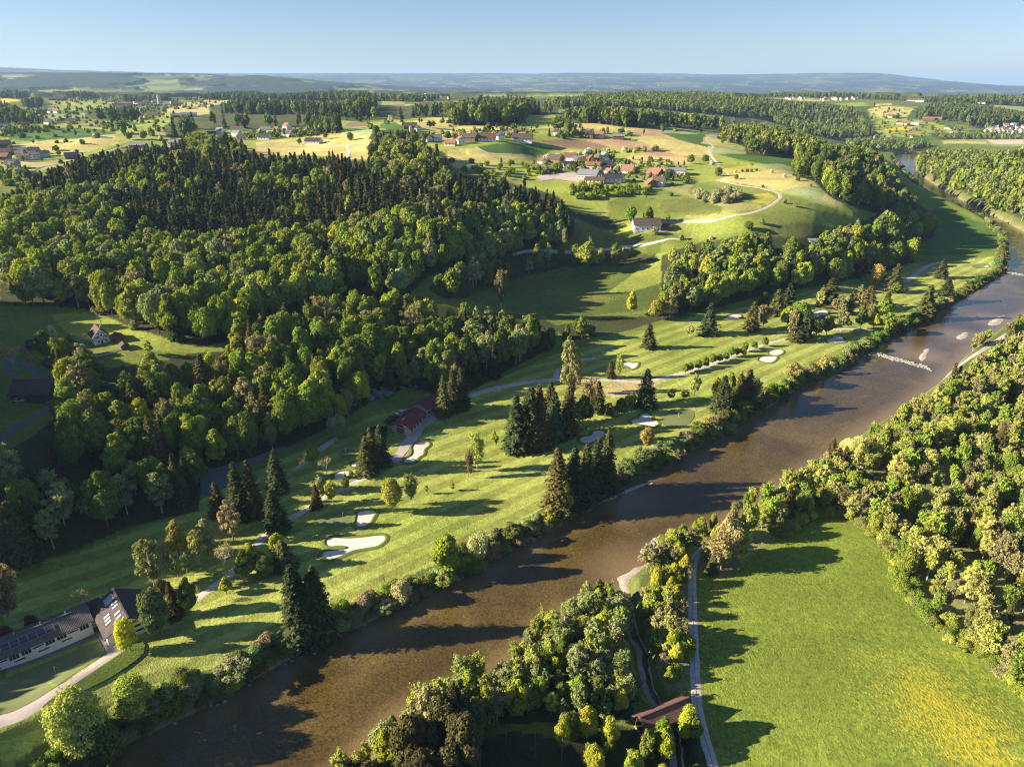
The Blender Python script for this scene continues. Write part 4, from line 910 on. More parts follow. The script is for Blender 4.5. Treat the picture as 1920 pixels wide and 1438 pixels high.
def tm(kd, c):
    k = (2.0, 1.95, 1.45) if kd == 's' else (2.0, 1.93, 1.5)
    return [float(min(.6, a*b)) for a, b in zip(c, k)]
def pkind(k): return 'b' if k == 'w' else k
def place_tree(kd, x, y, z, h, wd, tint, label, group, parts=True):
    d = math.hypot(x, y); lod = 0 if d < 330 else (1 if d < 850 else 2)
    ps = PROTO[(pkind(kd), lod)]; p = ps[rnd.randrange(len(ps))]
    nm, cat = KIND[kd]; sxy = wd/p['w']; sz_ = h/p['h']
    if not parts:
        r = bpy.data.objects.new(nm, p['both']); r['tint'] = tm(kd, tint)
    else: r = bpy.data.objects.new(nm, None); r.empty_display_size = .5
    COL.objects.link(r); r.location = (x, y, z); r.rotation_euler = (rnd.uniform(-.035, .035), rnd.uniform(-.035, .035), rnd.uniform(0, 6.283)); r.scale = (sxy, sxy, sz_)
    r['label'] = label; r['category'] = cat
    if group: r['group'] = group
    if parts:
        c = bpy.data.objects.new('crown', p['crown']); c.parent = r; c['tint'] = tm(kd, tint); COL.objects.link(c)
        t_ = bpy.data.objects.new('trunk', p['trunk']); t_.parent = r; COL.objects.link(t_)
    return r
print('protos', time.time()-T0)
# ------------------------------------------------------------ trees that can be told apart (kind, base px, base py, top py, width px, colours, label)
G=T_LEAF; Y=T_YEL; D=T_DKL; A_=T_TAN; S=T_SPR; B=[(.12,.10,.07)]; E=T_SAGE; SB=T_SPRT
BLUE=[(.055,.075,.05)]; RED=[(.16,.045,.05)]; PURP=[(.10,.05,.05)]; ORG=[(.20,.155,.06)]; BRT=[(.34,.32,.03)]; LGT=[(.20,.23,.08)]; DKR=[(.05,.04,.02)]
SOLO = [
 ('o',160,1412,1303,104,LGT,'largest round pale green tree by the river bank in the bottom left corner'),
 ('o',255,1341,1271,72,[(.17,.21,.05)],'second round pale green tree, smaller, right of the largest one near the driveway'),
 ('t',327,1325,1262,40,A_,'bare grey tree on the river bank right of the two round pale trees'),
 ('b',212,1424,1350,66,D,'olive bush leaning over the bank against the largest round tree'),
 ('a',24,1165,1064,58,[(.13,.11,.075)],'tall greyish tree with a leaning ivy trunk above the long clubhouse roof'),
 ('b',60,1174,1154,24,PURP,'dark purple shrub behind the long clubhouse roof'),
 ('b',14,1196,1176,26,PURP,'purple shrub at the left edge behind the clubhouse'),
 ('t',161,1142,1104,32,A_,'small bare tree between the two clubhouse buildings, behind the roofs'),
 ('l',245,1221,1160,46,BRT,'bright yellow tree in front of the gabled clubhouse'),
 ('l',302,1191,1104,62,[(.07,.095,.045)],'broad blue green tree right beside the gabled clubhouse'),
 ('s',330,1157,1090,25,DKR,'narrow dark conifer between the blue green tree and the path'),
 ('b',307,1112,1086,25,DKR,'dark round clipped bush behind the gabled clubhouse'),
 ('l',355,1151,1086,38,D,'green tree standing left of the start of the gravel path'),
 ('a',291,1104,1012,52,A_,'tall tan budding tree, the leftmost of the group behind the clubhouse'),
 ('a',313,1063,1020,20,A_,'slim tan tree just behind the tall tan budding tree'),
 ('l',338,1048,975,38,[(.18,.16,.05)],'ochre tree at the back of the grove above the clubhouse'),
 ('a',375,1059,992,34,[(.17,.17,.07)],'light ochre airy tree in the middle of the grove above the clubhouse'),
 ('l',391,1040,973,40,E,'grey green tree at the right end of the grove above the clubhouse'),
 ('a',352,1079,1038,24,E,'small thin green tree at the front of the grove above the clubhouse'),
 ('a',335,1089,1036,20,E,'slender green tree between the tan and ochre trees of the grove'),
 ('t',424,1083,1021,52,A_,'wide budding tan tree beside the gravel path above the big spruces'),
 ('a',438,1014,938,42,[(.21,.17,.11)],'pale tan tree standing in front of two dark spruces left of the path'),
 ('s',413,965,903,27,SB,'spruce left behind the pale tan tree, by the dark car park'),
 ('s',453,972,868,32,S,'left one of the two tall spruces touching each other above the pale tan tree'),
 ('s',479,968,864,34,S,'right one of the two tall spruces touching each other above the pale tan tree'),
 ('s',521,922,842,30,S,'dark spruce standing alone in the shade below the forest road'),
 ('s',521,994,916,36,S,'spruce standing right at the edge of the gravel path, trunk visible'),
 ('l',478,1068,1019,40,Y,'yellow green maple nearest the path in the cluster above the big spruces'),
 ('l',520,1043,1002,36,Y,'bright yellow green maple at the top of the cluster above the big spruces'),
 ('o',498,1082,1043,36,D,'dark green rounded tree in the cluster above the big spruces'),
 ('l',462,1082,1034,40,D,'mid green tree at the left of the cluster above the big spruces'),
 ('s',534,1062,1012,38,[(.07,.075,.035)],'short broad conifer at the right of the cluster above the big spruces'),
 ('l',425,1113,1082,24,Y,'small yellow shrub like tree just right of the path bend'),
 ('t',375,1129,1095,18,B,'thin pinkish young tree beside the lower end of the path'),
 ('s',566,1200,1060,58,S,'left tree of the huge dark spruce trio on the river bank'),
 ('s',604,1196,1060,58,S,'right tree of the huge dark spruce trio on the river bank'),
 ('s',584,1204,1095,52,S,'front lower tree of the huge dark spruce trio on the river bank'),
 ('s',574,1194,1072,46,S,'rear left spruce filling the huge dark group on the river bank'),('s',596,1202,1078,46,S,'front right spruce filling the huge dark group on the river bank'),
 ('l',738,962,897,42,[(.18,.18,.045)],'pale yellow green tree on the fairway above the large bunker'),
 ('a',772,946,888,26,E,'slim grey green tree right of the pale yellow green one on the fairway'),
 ('a',800,926,908,9,Y,'tiny sapling on the fairway right of the slim grey green tree'),
 ('a',849,920,902,9,Y,'tiny sapling farther right on the open fairway'),
 ('a',895,884,813,30,LGT,'pale birch like tree in the middle of the fairway'),
 ('a',882,897,845,17,B,'brownish thin tree touching the pale birch like tree'),
 ('a',928,840,808,16,Y,'thin yellow green tree left of the big spruce clump'),
 ('s',968,845,740,38,S,'leftmost spruce of the big clump in the centre of the course'),
 ('s',992,842,724,38,S,'tall spruce second from the left in the big central clump'),
 ('s',1014,838,722,36,SB,'brownish spruce in the middle of the big central clump'),
 ('s',1040,822,733,36,S,'spruce at the right front of the big central clump'),
 ('s',1062,815,718,34,SB,'rear right spruce of the big central clump'),
 ('s',1030,800,716,34,S,'spruce at the back of the big central clump'),
 ('s',990,800,730,36,S,'spruce half hidden in the back row of the big central clump'),
 ('s',1036,829,757,30,BLUE,'bluish lighter spruce at the front of the big central clump'),
 ('t',975,851,805,36,B,'reddish brown bare tree at the foot of the big central clump'),
 ('l',1092,795,742,40,[(.05,.085,.025)],'deep green round leafy tree right of the big central clump'),
 ('a',1067,768,632,36,[(.16,.16,.075)],'very tall poplar like tree by the path junction'),
 ('a',1080,740,660,24,[(.18,.15,.09)],'tan companion stem leaning on the very tall poplar like tree'),
 ('a',1104,782,712,32,[(.19,.15,.10)],'tan tree with bare lower trunk right of the very tall one'),
 ('s',1122,772,715,22,S,'dark slim conifer behind the tan tree by the path'),
 ('l',1140,782,755,22,D,'leftmost of three clipped round trees beside the upper green'),
 ('l',1165,778,746,28,D,'middle one of three clipped round trees beside the upper green'),
 ('l',1182,763,738,24,Y,'rightmost brighter one of three clipped trees beside the upper green'),
 ('s',1210,762,692,32,S,'single dense spruce standing between the path and the upper green'),
 ('a',1258,751,728,18,D,'small round young tree right of the single dense spruce'),
 ('a',1284,749,730,18,D,'second small young tree right of the single dense spruce'),
 ('a',1301,748,700,22,LGT,'pale slender tree left of the riverside spruce cluster'),
 ('l',1213,841,801,28,ORG,'orange tinted young tree below the upper green near the river'),
 ('s',1046,958,840,46,SB,'leftmost spruce of the dark cluster at the river bend'),
 ('s',1070,950,838,42,S,'second spruce from the left in the dark cluster at the river bend'),
 ('s',1094,938,832,42,S,'middle spruce of the dark cluster at the river bend'),
 ('s',1113,925,822,38,S,'fourth spruce from the left in the dark cluster at the river bend'),
 ('s',1136,918,808,36,S,'rightmost and tallest spruce of the dark cluster at the river bend'),
 ('l',1056,965,900,40,Y,'yellow green shrubby tree at the foot of the river bend spruces'),
 ('s',687,890,818,28,SB,'front left brown spruce of three beside the path below the red roofed building'),
 ('s',700,882,800,28,S,'middle spruce of three beside the path below the red roofed building'),
 ('s',716,872,797,28,S,'right darkest spruce of three beside the path below the red roofed building'),
 ('s',833,780,702,24,SB,'left spruce of three at the right end of the red roofed building'),
 ('s',852,770,695,26,S,'middle spruce of three at the right end of the red roofed building'),
 ('s',867,765,688,24,S,'right spruce of three at the right end of the red roofed building'),
 ('t',613,890,858,32,A_,'tan budding tree just above the small round bunker'),
 ('a',600,925,890,30,E,'loose green tree left of the small round bunker'),
 ('a',624,944,900,24,Y,'yellow green tree right on the gravel path by the small bunker'),
 ('s',594,952,908,18,DKR,'dark little conifer touching the gravel path'),
 ('a',650,923,888,16,D,'thin dark tree beside the path right of the small bunker'),
 ('t',570,880,850,24,ORG,'orange brown small tree in the shade below the forest'),
 ('l',588,868,838,26,G,'bright green small tree in the shade below the forest'),
 ('l',636,822,778,44,E,'grey green willow like tree at the forest foot left of the red roofs'),
 ('s',1328,626,567,30,S,'single spruce on the upper fairway left of the small far bunker'),
 ('a',1293,631,608,18,LGT,'small pale tree left of the single upper fairway spruce'),
 ('s',1216,653,607,22,S,'lone dark spruce at the left end of the upper fairway'),
 ('s',1145,708,675,14,S,'small conifer left of the single bunker by the path'),
 ('a',1161,710,661,15,LGT,'thin pale tree left of the single bunker by the path'),
 ('s',1407,619,566,26,SB,'dense pointed spruce at the left of the far tree group'),
 ('a',1430,616,572,28,A_,'tan tree with several bare stems in the far tree group'),
 ('s',1432,573,548,18,S,'small spruce behind the tan tree of several stems'),
 ('s',1455,590,542,28,SB,'left spruce of a pair behind the far tree group'),
 ('s',1477,576,531,24,S,'right spruce of a pair behind the far tree group'),
 ('l',1475,614,574,28,Y,'yellow green tree left of the thick far grove'),
 ('l',1500,598,566,34,G,'green crown at the back of the thick far grove'),
 ('s',1493,640,584,26,S,'large dark conifer on the path in the thick far grove'),
 ('s',1512,632,578,20,S,'second dark conifer on the path in the thick far grove'),
 ('a',1483,640,582,22,A_,'tan tree leaning on the conifers of the thick far grove'),
 ('l',1530,631,592,30,D,'round green tree right of the conifers along the far path'),
 ('l',1549,628,592,28,D,'second round green tree right of the conifers along the far path'),
 ('s',1554,574,522,34,S,'broad spruce in the middle of the far course'),
 ('a',1536,577,537,18,LGT,'pale slender tree touching the broad far spruce'),
 ('a',1572,590,552,30,A_,'tan tree left of the slim dark far spruce'),
 ('s',1592,590,541,14,S,'slim dark far spruce standing right of a tan tree'),
 ('a',1577,622,577,32,A_,'tan tree with pale trunk at the edge of the far path'),
 ('a',1609,575,535,20,A_,'thin tan tree left of a brown far spruce'),
 ('s',1626,580,533,26,SB,'brown spruce in the middle of the right far group'),
 ('l',1613,618,574,22,D,'dark green tree with thin trunk beside the far path'),
 ('a',1632,600,570,22,A_,'tan bushy tree behind the yellow one on the far path'),
 ('l',1637,618,588,28,Y,'yellow tree at the right end of the far path'),
 ('l',1655,600,562,32,G,'green tree behind the right end of the far path'),
 ('s',1661,582,548,18,SB,'brown conifer behind the right end of the far path'),
 ('l',1664,624,586,30,G,'green tree with pale trunk at the very end of the far path'),
 ('o',1641,536,495,28,[(.24,.20,.07)],'large round golden tree at the far end of the course'),
 ('l',1660,538,514,18,D,'dark small tree between the golden tree and the tall far spruce'),
 ('s',1674,548,494,24,S,'tall spruce right of the large golden tree'),
 ('l',1679,550,530,26,G,'green bush like tree at the foot of the tall far spruce'),
 ('s',1732,602,534,28,SB,'brown dense spruce pair on the far river bank'),
 ('s',1772,561,523,26,S,'lone dark spruce near the far river bank'),
 ('s',1765,522,486,20,S,'dark conifer at the end of the straight far path'),
 ('b',1772,566,556,30,[(.24,.23,.10)],'pale rounded willow bush below the lone dark far spruce'),
 ('s',1352,772,704,32,S,'left spruce of the riverside cluster below the second bunker pair'),
 ('s',1396,762,693,32,S,'right spruce of the riverside cluster below the second bunker pair'),
 ('s',1384,765,700,26,SB,'brown spruce in the middle of the riverside cluster'),
 ('l',1366,758,698,26,G,'fresh green tree between the spruces of the riverside cluster'),
 ('l',1341,744,708,20,Y,'yellow green tree at the left of the riverside cluster'),
 ('l',1386,745,697,18,Y,'yellow tree behind the riverside cluster'),
 ('a',1415,755,707,20,E,'grey green tree right of the riverside cluster'),
 ('a',1486,719,679,34,[(.19,.18,.08)],'broad pale airy tree near the river right of the cluster'),
 ('a',1540,702,664,20,[(.25,.21,.08)],'yellowish thin tree on the river bank below the bunkers'),
 ('l',838,1080,1004,56,[(.15,.19,.03)],'bright green full tree on the left river bank'),
 ('w',893,1045,1000,42,[(.30,.31,.18)],'white flowering tall shrub right of the bright green bank tree'),
 ('w',757,1125,1086,46,[(.24,.23,.15)],'pinkish white blossoming shrub on the left river bank'),
 ('t',718,1118,1075,14,B,'thin bare shrub standing above the blossoming bank shrub'),
 ('l',1360,1052,978,70,[(.21,.18,.10)],'big tan willow at the corner where the path meets the meadow'),
 ('a',1345,1070,1005,46,[(.20,.17,.10)],'leaning tan willow stems just above the path corner'),
 ('s',1556,868,820,22,SB,'dark pointed conifer rising above the right river bank'),
 ('l',1600,880,820,46,[(.34,.29,.12)],'golden yellow tree above the right river bank woods'),
 ('l',1582,862,822,34,[(.30,.26,.11)],'pale golden crown near the conifer of the right bank'),
 ('l',1215,420,387,22,D,'round dark green tree beside the brown roofed farm'),
 ('l',1181,420,386,20,[(.10,.16,.02)],'tall bright green tree left of the brown roofed farm'),
 ('l',1252,420,402,9,Y,'young yellow tree on the track right of the brown roofed farm'),
 ('b',1228,440,425,14,E,'pale bush in front of the brown roofed farm'),
 ('a',1057,485,428,10,A_,'thin tall pale tree on the shaded valley road'),
 ('a',1028,500,455,12,LGT,'slim light tree left of the big yellow green valley tree'),
 ('t',1008,490,452,16,A_,'bare pale tree in the shaded valley'),
 ('l',1100,508,455,46,[(.14,.16,.035)],'big yellow green tree in front of the shaded valley meadow'),
 ('t',1107,492,440,12,A_,'bare branches rising behind the big valley tree'),
 ('a',940,582,508,26,[(.11,.10,.06)],'solitary grey tree with white trunk in the shaded meadow'),
 ('l',1184,590,545,22,Y,'lone yellow tree at the lower edge of the valley meadow'),
 ('l',1230,600,562,30,[(.18,.17,.04)],'yellow round tree at the corner of the right slope wood'),
 ('a',1255,598,540,26,[(.16,.14,.08)],'grey brown tall tree at the corner of the right slope wood'),
 ('t',190,610,574,34,[(.20,.15,.08)],'bare tan orchard tree above the half timbered house'),
 ('b',251,618,602,18,E,'round pale bush on the lawn right of the half timbered house'),
 ('a',280,665,638,16,Y,'small green tree on the lawn below the half timbered house'),
 ('l',90,672,620,34,D,'dense green tree left of the half timbered house'),
 ('w',105,645,610,16,[(.30,.31,.20)],'pale blossoming tree behind the dense green one'),
 ('t',30,695,650,60,[(.21,.12,.06)],'wide orange brown tree over the farm track'),
 ('t',66,700,662,36,[(.17,.10,.06)],'darker orange brown tree beside the farm track'),
 ('b',115,735,705,36,E,'grey green bush tree right of the dark barn'),
 ('a',112,790,745,28,[(.15,.13,.07)],'tan leafy tree beside the bend of the farm road'),
 ('a',240,770,718,26,[(.17,.15,.06)],'ochre tree partly hiding the brown chalet'),
 ('l',300,820,768,42,[(.20,.20,.035)],'bright yellow green tree below the brown chalet'),
 ('l',453,640,578,50,[(.15,.18,.03)],'large bright green tree on the lawn edge at the wood corner'),
 ('l',325,625,562,50,[(.18,.19,.03)],'yellow green tree at the foot of the hill wood by the lawn'),
 ('b',457,672,645,13,RED,'small dark red shrub inside the wood'),
 ('o',30,1010,985,1,G,'')]
# small trees planted in a row along the golf path
ROWT = [(1285,701),(1294,697),(1309,694),(1321,690),(1336,683),(1348,680),(1360,676),(1371,670),(1381,668),(1393,668),(1396,660),(1414,655),(1433,650)]
# isolated field trees on the plateau: px, base py, height px, kind, colours
FIELDT = [(742,198,0,0,0)]
FIELDT = [(657,264,14,'o',D),(805,240,12,'o',D),(812,240,12,'o',D),(916,247,15,'l',D),(961,245,12,'l',D),(980,240,8,'o',D),(1006,243,10,'o',D),(705,252,15,'l',D),(840,264,16,'l',D),(870,252,8,'l',D),(115,310,10,'o',D),(111,293,10,'o',D),(63,270,7,'o',D),
 (222,278,7,'l',D),(195,241,14,'l',E),(230,252,22,'o',D),(243,263,14,'l',D),(210,240,8,'b',D),(270,262,16,'l',E),(285,255,14,'b',E),(562,272,11,'l',D),(611,261,11,'o',D),(600,250,22,'l',G),
 (1295,308,16,'l',D),(1322,306,14,'l',D),(1347,331,16,'o',D),(1335,310,8,'w',T_WHITE),(1380,337,9,'o',D),(1379,324,5,'w',T_WHITE),(1392,323,5,'b',D),(1401,323,6,'b',D),(1409,322,5,'b',D),(1418,321,5,'b',D),
 (1447,325,7,'w',T_WHITE),(1471,333,7,'w',T_WHITE),(1487,330,4,'b',D),(1495,339,8,'b',D),(1520,350,5,'b',D),(1430,352,5,'b',D),(1471,382,8,'b',E),(1491,388,8,'b',E),(1403,434,18,'l',D),(1427,422,12,'l',E),(1258,368,7,'b',D),(1315,249,6,'l',B),
 (1212,374,7,'a',D),(1355,270,9,'l',D),(1366,268,8,'b',E),(1277,450,10,'b',E),(1333,450,8,'w',T_WHITE),(1385,252,6,'b',D),(1065,252,20,'l',D),(1046,246,26,'l',D),(1030,256,14,'s',S),(1748,244,6,'b',D),(1681,222,8,'b',D),(1639,200,9,'s',S)]
def solve_h(x, y, z, pyt):
    lo, hi = .3, 45
    for _ in range(24):
        m_ = (lo+hi)/2
        if project(x, y, z+m_)[1] > pyt: lo = m_
        else: hi = m_
    return lo
for kd, px, pb, pt, wpx, fam, lab in SOLO:
    if not lab: continue
    x, y = hit(px, pb); z = float(H(x, y)); dep = float(project(x, y, z)[2])
    place_tree(kd, x, y, z-.15, solve_h(x, y, z, pt), wpx*dep/F*((1.15 if wpx < 50 else 1.0) if kd == 's' else .86), fam[rnd.randrange(len(fam))], lab, None)
for i, (px, pb) in enumerate(ROWT):
    x, y = hit(px, pb); z = float(H(x, y)); dep = float(project(x, y, z)[2])
    place_tree('l', x, y, z, 4.8*rnd.uniform(.85, 1.1), 3.3, (.085, .13, .022), 'small round green tree in the row planted along the golf path', 'row of young trees along the golf path')
for i, (px, pb, hp, kd, fam) in enumerate(FIELDT):
    x, y = hit(px, pb); z = float(H(x, y)); dep = float(project(x, y, z)[2])
    h = hp*dep/F*1.05
    where = 'meadow left of the hill wood' if px < 330 else ('pale field between wood and villages' if px < 1040 else ('orchard meadow inside the curving track' if px < 1530 else 'far right slope'))
    adj = {'o': 'rounded dark field tree', 'l': 'solitary leafy field tree', 'b': 'small orchard tree', 'w': 'white blossoming fruit tree', 's': 'dark field conifer', 'a': 'thin young field tree'}[kd]
    place_tree(kd, x, y, z, h, h*(.85 if kd in 'ol' else 1.0 if kd in 'bw' else .4), fam[rnd.randrange(len(fam))], adj+' on the '+where, adj+'s on the '+where, parts=hp > 9)
# shrubs along both river banks
def bank(line, side, s0, s1, step, h0, h1, off0, off1, skip=()):
    p = np.array([on_plane(a, b, RIVZ) for a, b in line]); seg = np.hypot(*np.diff(p, axis=0).T); s = np.concatenate([[0], np.cumsum(seg)])
    q = s0*s[-1]
    while q < s1*s[-1]:
        X = np.interp(q, s, p[:, 0]); Y_ = np.interp(q, s, p[:, 1]); X2 = np.interp(q+2, s, p[:, 0]); Y2 = np.interp(q+2, s, p[:, 1])
        l = math.hypot(X2-X, Y2-Y_)+1e-6; nx, ny = -(Y2-Y_)/l*side, (X2-X)/l*side
        big = .75+.5*(vnoise(np.array([X]), np.array([Y_]), 18, 91)[0]+.5)
        for _ in range(3):
            o_ = rnd.uniform(off0, off1); x, y = X+nx*o_+rnd.uniform(-1, 1), Y_+ny*o_+rnd.uniform(-1, 1)
            h = rnd.uniform(h0, h1)*big; r = rnd.random()
            fam = D if r < .4 else (T_SAGE if r < .7 else (T_TAN if r < .88 else (T_LEAF if r < .98 else T_BROWN)))
            kd = 'b' if rnd.random() < .93 else 'a'
            if kd == 'a': h *= 1.7
            TREES.append([kd, x, y, float(H(x, y))-.25, h, h*rnd.uniform(1.0, 1.5), tuple(c*rnd.uniform(.8, 1.2) for c in fam[rnd.randrange(len(fam))]), 'bank', None])
        q += step
def bank_rim():
    ln = smooth_line(W([(1440,1008),(1500,972),(1570,968),(1640,1008),(1678,1052),(1684,1098),(1752,1182),(1842,1232),(1873,1270),(1925,1312),(1990,1350)]), 6)
    for i in range(len(ln)-1):
        for k in range(5):
            f = rnd.random(); x = ln[i][0]*(1-f)+ln[i+1][0]*f+rnd.uniform(-.5, 4.5); y = ln[i][1]*(1-f)+ln[i+1][1]*f+rnd.uniform(-.5, 4.0); h = rnd.uniform(1.2, 3.2)
            fam = T_LEAF if rnd.random() < .6 else (T_TAN if rnd.random() < .5 else T_RW)
            TREES.append(['b', x, y, float(H(x, y))-.2, h, h*rnd.uniform(1.1, 1.6), tuple(fam[rnd.randrange(len(fam))]), 'rim', None])
bank(LEFT, 1, .0, .62, 2.4, 1.6, 3.6, .6, 5.0)
bank(LEFT, 1, .62, .82, 4, 2.0, 4.5, 1, 8)
bank(LEFT, 1, .82, .93, 9, 1.2, 2.4, 1, 5)
bank_rim()
WHERE = {'hill': 'hill wood', 'knoll': 'village knoll wood', 'mid': 'lower wood above the course', 'valley': 'shaded valley foot', 'band': 'valley tree band', 'right_slope': 'right slope wood', 'bluff': 'river bluff wood', 'bluff_foot': 'bluff foot', 'right_hill': 'right hill wood',
 'right_wood': 'loose right bank wood', 'river_edge': 'right bank fringe', 'dark_grove': 'dark bottom grove', 'creek_wood': 'meadow path strip', 'point': 'creek point wood', 'corner': 'covered bridge thicket', 'bank': 'left river bank', 'rim': 'dandelion meadow rim', 'f24': 'slope below the village', 'f25': 'curving track meadow', 'f26': 'wood below the village'}
LANDM = [((240,1160),'the gabled clubhouse'),((160,1400),'the largest round tree'),((330,1320),'the bare bank tree'),((584,1200),'the huge spruce trio'),((757,1120),'the blossoming bank shrub'),((838,1075),'the bright green bank tree'),((960,1030),'the middle fairway bank'),((1090,950),'the river bend spruces'),((1250,865),'the orange tinted tree'),((1370,780),'the riverside spruce cluster'),((1500,725),'the broad pale airy tree'),((1640,650),'the stone weir'),((1735,600),'the far brown spruce'),((1840,530),'the far bank curve'),
 ((1243,1335),'the covered bridge'),((1210,1040),'the heaped boulders'),((1300,1050),'the path barrier'),((1600,850),'the golden riverside tree'),((184,640),'the half timbered house'),((222,765),'the brown chalet'),((56,750),'the dark barn'),((780,780),'the red roofed buildings'),((1213,430),'the valley farm'),((1000,820),'the central spruce clump'),((1067,700),'the very tall poplar'),((1430,600),'the far tree group'),((1640,520),'the golden far tree'),((453,640),'the lawn edge tree'),((590,270),'the lone white cottage'),((1110,320),'the nearest village'),((20,290),'the left edge settlement'),((450,250),'the hillside settlement'),((1700,320),'the upper river bend'),((1800,1200),'the dandelion meadow edge'),((1800,690),'the wood path'),((100,980),'the left shaded forest'),((700,620),'the lower wood ridge'),((300,480),'the leafy hill face'),((600,340),'the dense spruce stand'),((900,450),'the valley wood edge'),((1450,500),'the slope above the far group'),((1850,900),'the pale trunk stand')]
def near_lm(px, py): return min(LANDM, key=lambda l: (l[0][0]-px)**2+((l[0][1]-py)*1.3)**2)[1]
LAB = {'s': 'dark pointed spruce', 'l': 'full leafy tree', 'a': 'airy budding tree', 'p': 'pale trunked thin tree', 'b': 'low rounded shrub', 'w': 'pale blossoming shrub'}
def tint_word(c):
    r, g_, b_ = c
    if max(c) > .25: return 'whitish' if b_ > .15 else 'pale golden'
    if r > g_*1.05: return 'tan brown'
    if g_ < .075: return 'dark green'
    if b_ > .055: return 'grey green'
    if r > .15: return 'yellow green'
    return 'fresh green'
T_arr = np.array([[t_[1], t_[2], t_[3], t_[4]] for t_ in TREES]); ppx, ppy, pdep = project(T_arr[:, 0], T_arr[:, 1], T_arr[:, 2]+T_arr[:, 3]*.6)
score = T_arr[:, 3]/pdep; score[(ppx < 5) | (ppx > 1915) | (ppy > 1432)] = -1
rest = {}
QU = {}
for rn in set(t_[7] for t_ in TREES):
    ii = [i for i, t_ in enumerate(TREES) if t_[7] == rn and score[i] > 0]
    QU[rn] = (np.percentile(ppx[ii], (14, 28, 43, 57, 72, 86)), np.percentile(ppy[ii], (20, 40, 60, 80))) if ii else (np.zeros(6), np.zeros(4))
NIND = {'s': 300, 'l': 300, 'a': 300, 'p': 300, 'b': 300, 'w': 60}
for kd in 'slapbw':
    idx = [i for i, t_ in enumerate(TREES) if t_[0] == kd]; idx.sort(key=lambda i: -score[i])
    for n_, i in enumerate(idx):
        t_ = TREES[i]
        if n_ < NIND[kd] and score[i] > 0:
            wh = WHERE.get(t_[7], 'distant woodland'); tw = tint_word(t_[6]); hk_ = t_[4]/(19 if kd == 's' else 5 if kd in 'bw' else 16 if t_[7] in ('hill', 'mid') else 11); sz_w = 'very tall' if hk_ > 1.15 else 'very short' if hk_ < .7 else 'tall' if t_[4] > (19 if kd == 's' else 5 if kd in 'bw' else 16 if t_[7] in ('hill', 'mid') else 11) else 'short'
            q_ = QU.get(t_[7]); fb = ['rear', 'back', 'middle', 'forward', 'front'][int(np.searchsorted(q_[1], ppy[i]))]; lr = ['outer left', 'left', 'inner left', 'centre', 'inner right', 'right', 'outer right'][int(np.searchsorted(q_[0], ppx[i]))]
            lab = f'{sz_w} {tw} {LAB[kd]}, {fb} {lr} of the {wh} near {near_lm(ppx[i], ppy[i])}'
            if len(lab.split()) > 16 or True: lab = f'{sz_w} {tw} {LAB[kd]}, {fb} {lr}, near {near_lm(ppx[i], ppy[i])}'
            if len(lab.split()) > 16: lab = lab.replace(', near the ', ', near ')
            if len(lab.split()) > 16: lab = lab.replace(' budding', '').replace(' full', '')
            place_tree(kd, t_[1], t_[2], t_[3], t_[4], t_[5], t_[6], lab, LAB[kd]+'s of the '+wh)
        else: rest.setdefault(kd, []).append(t_)
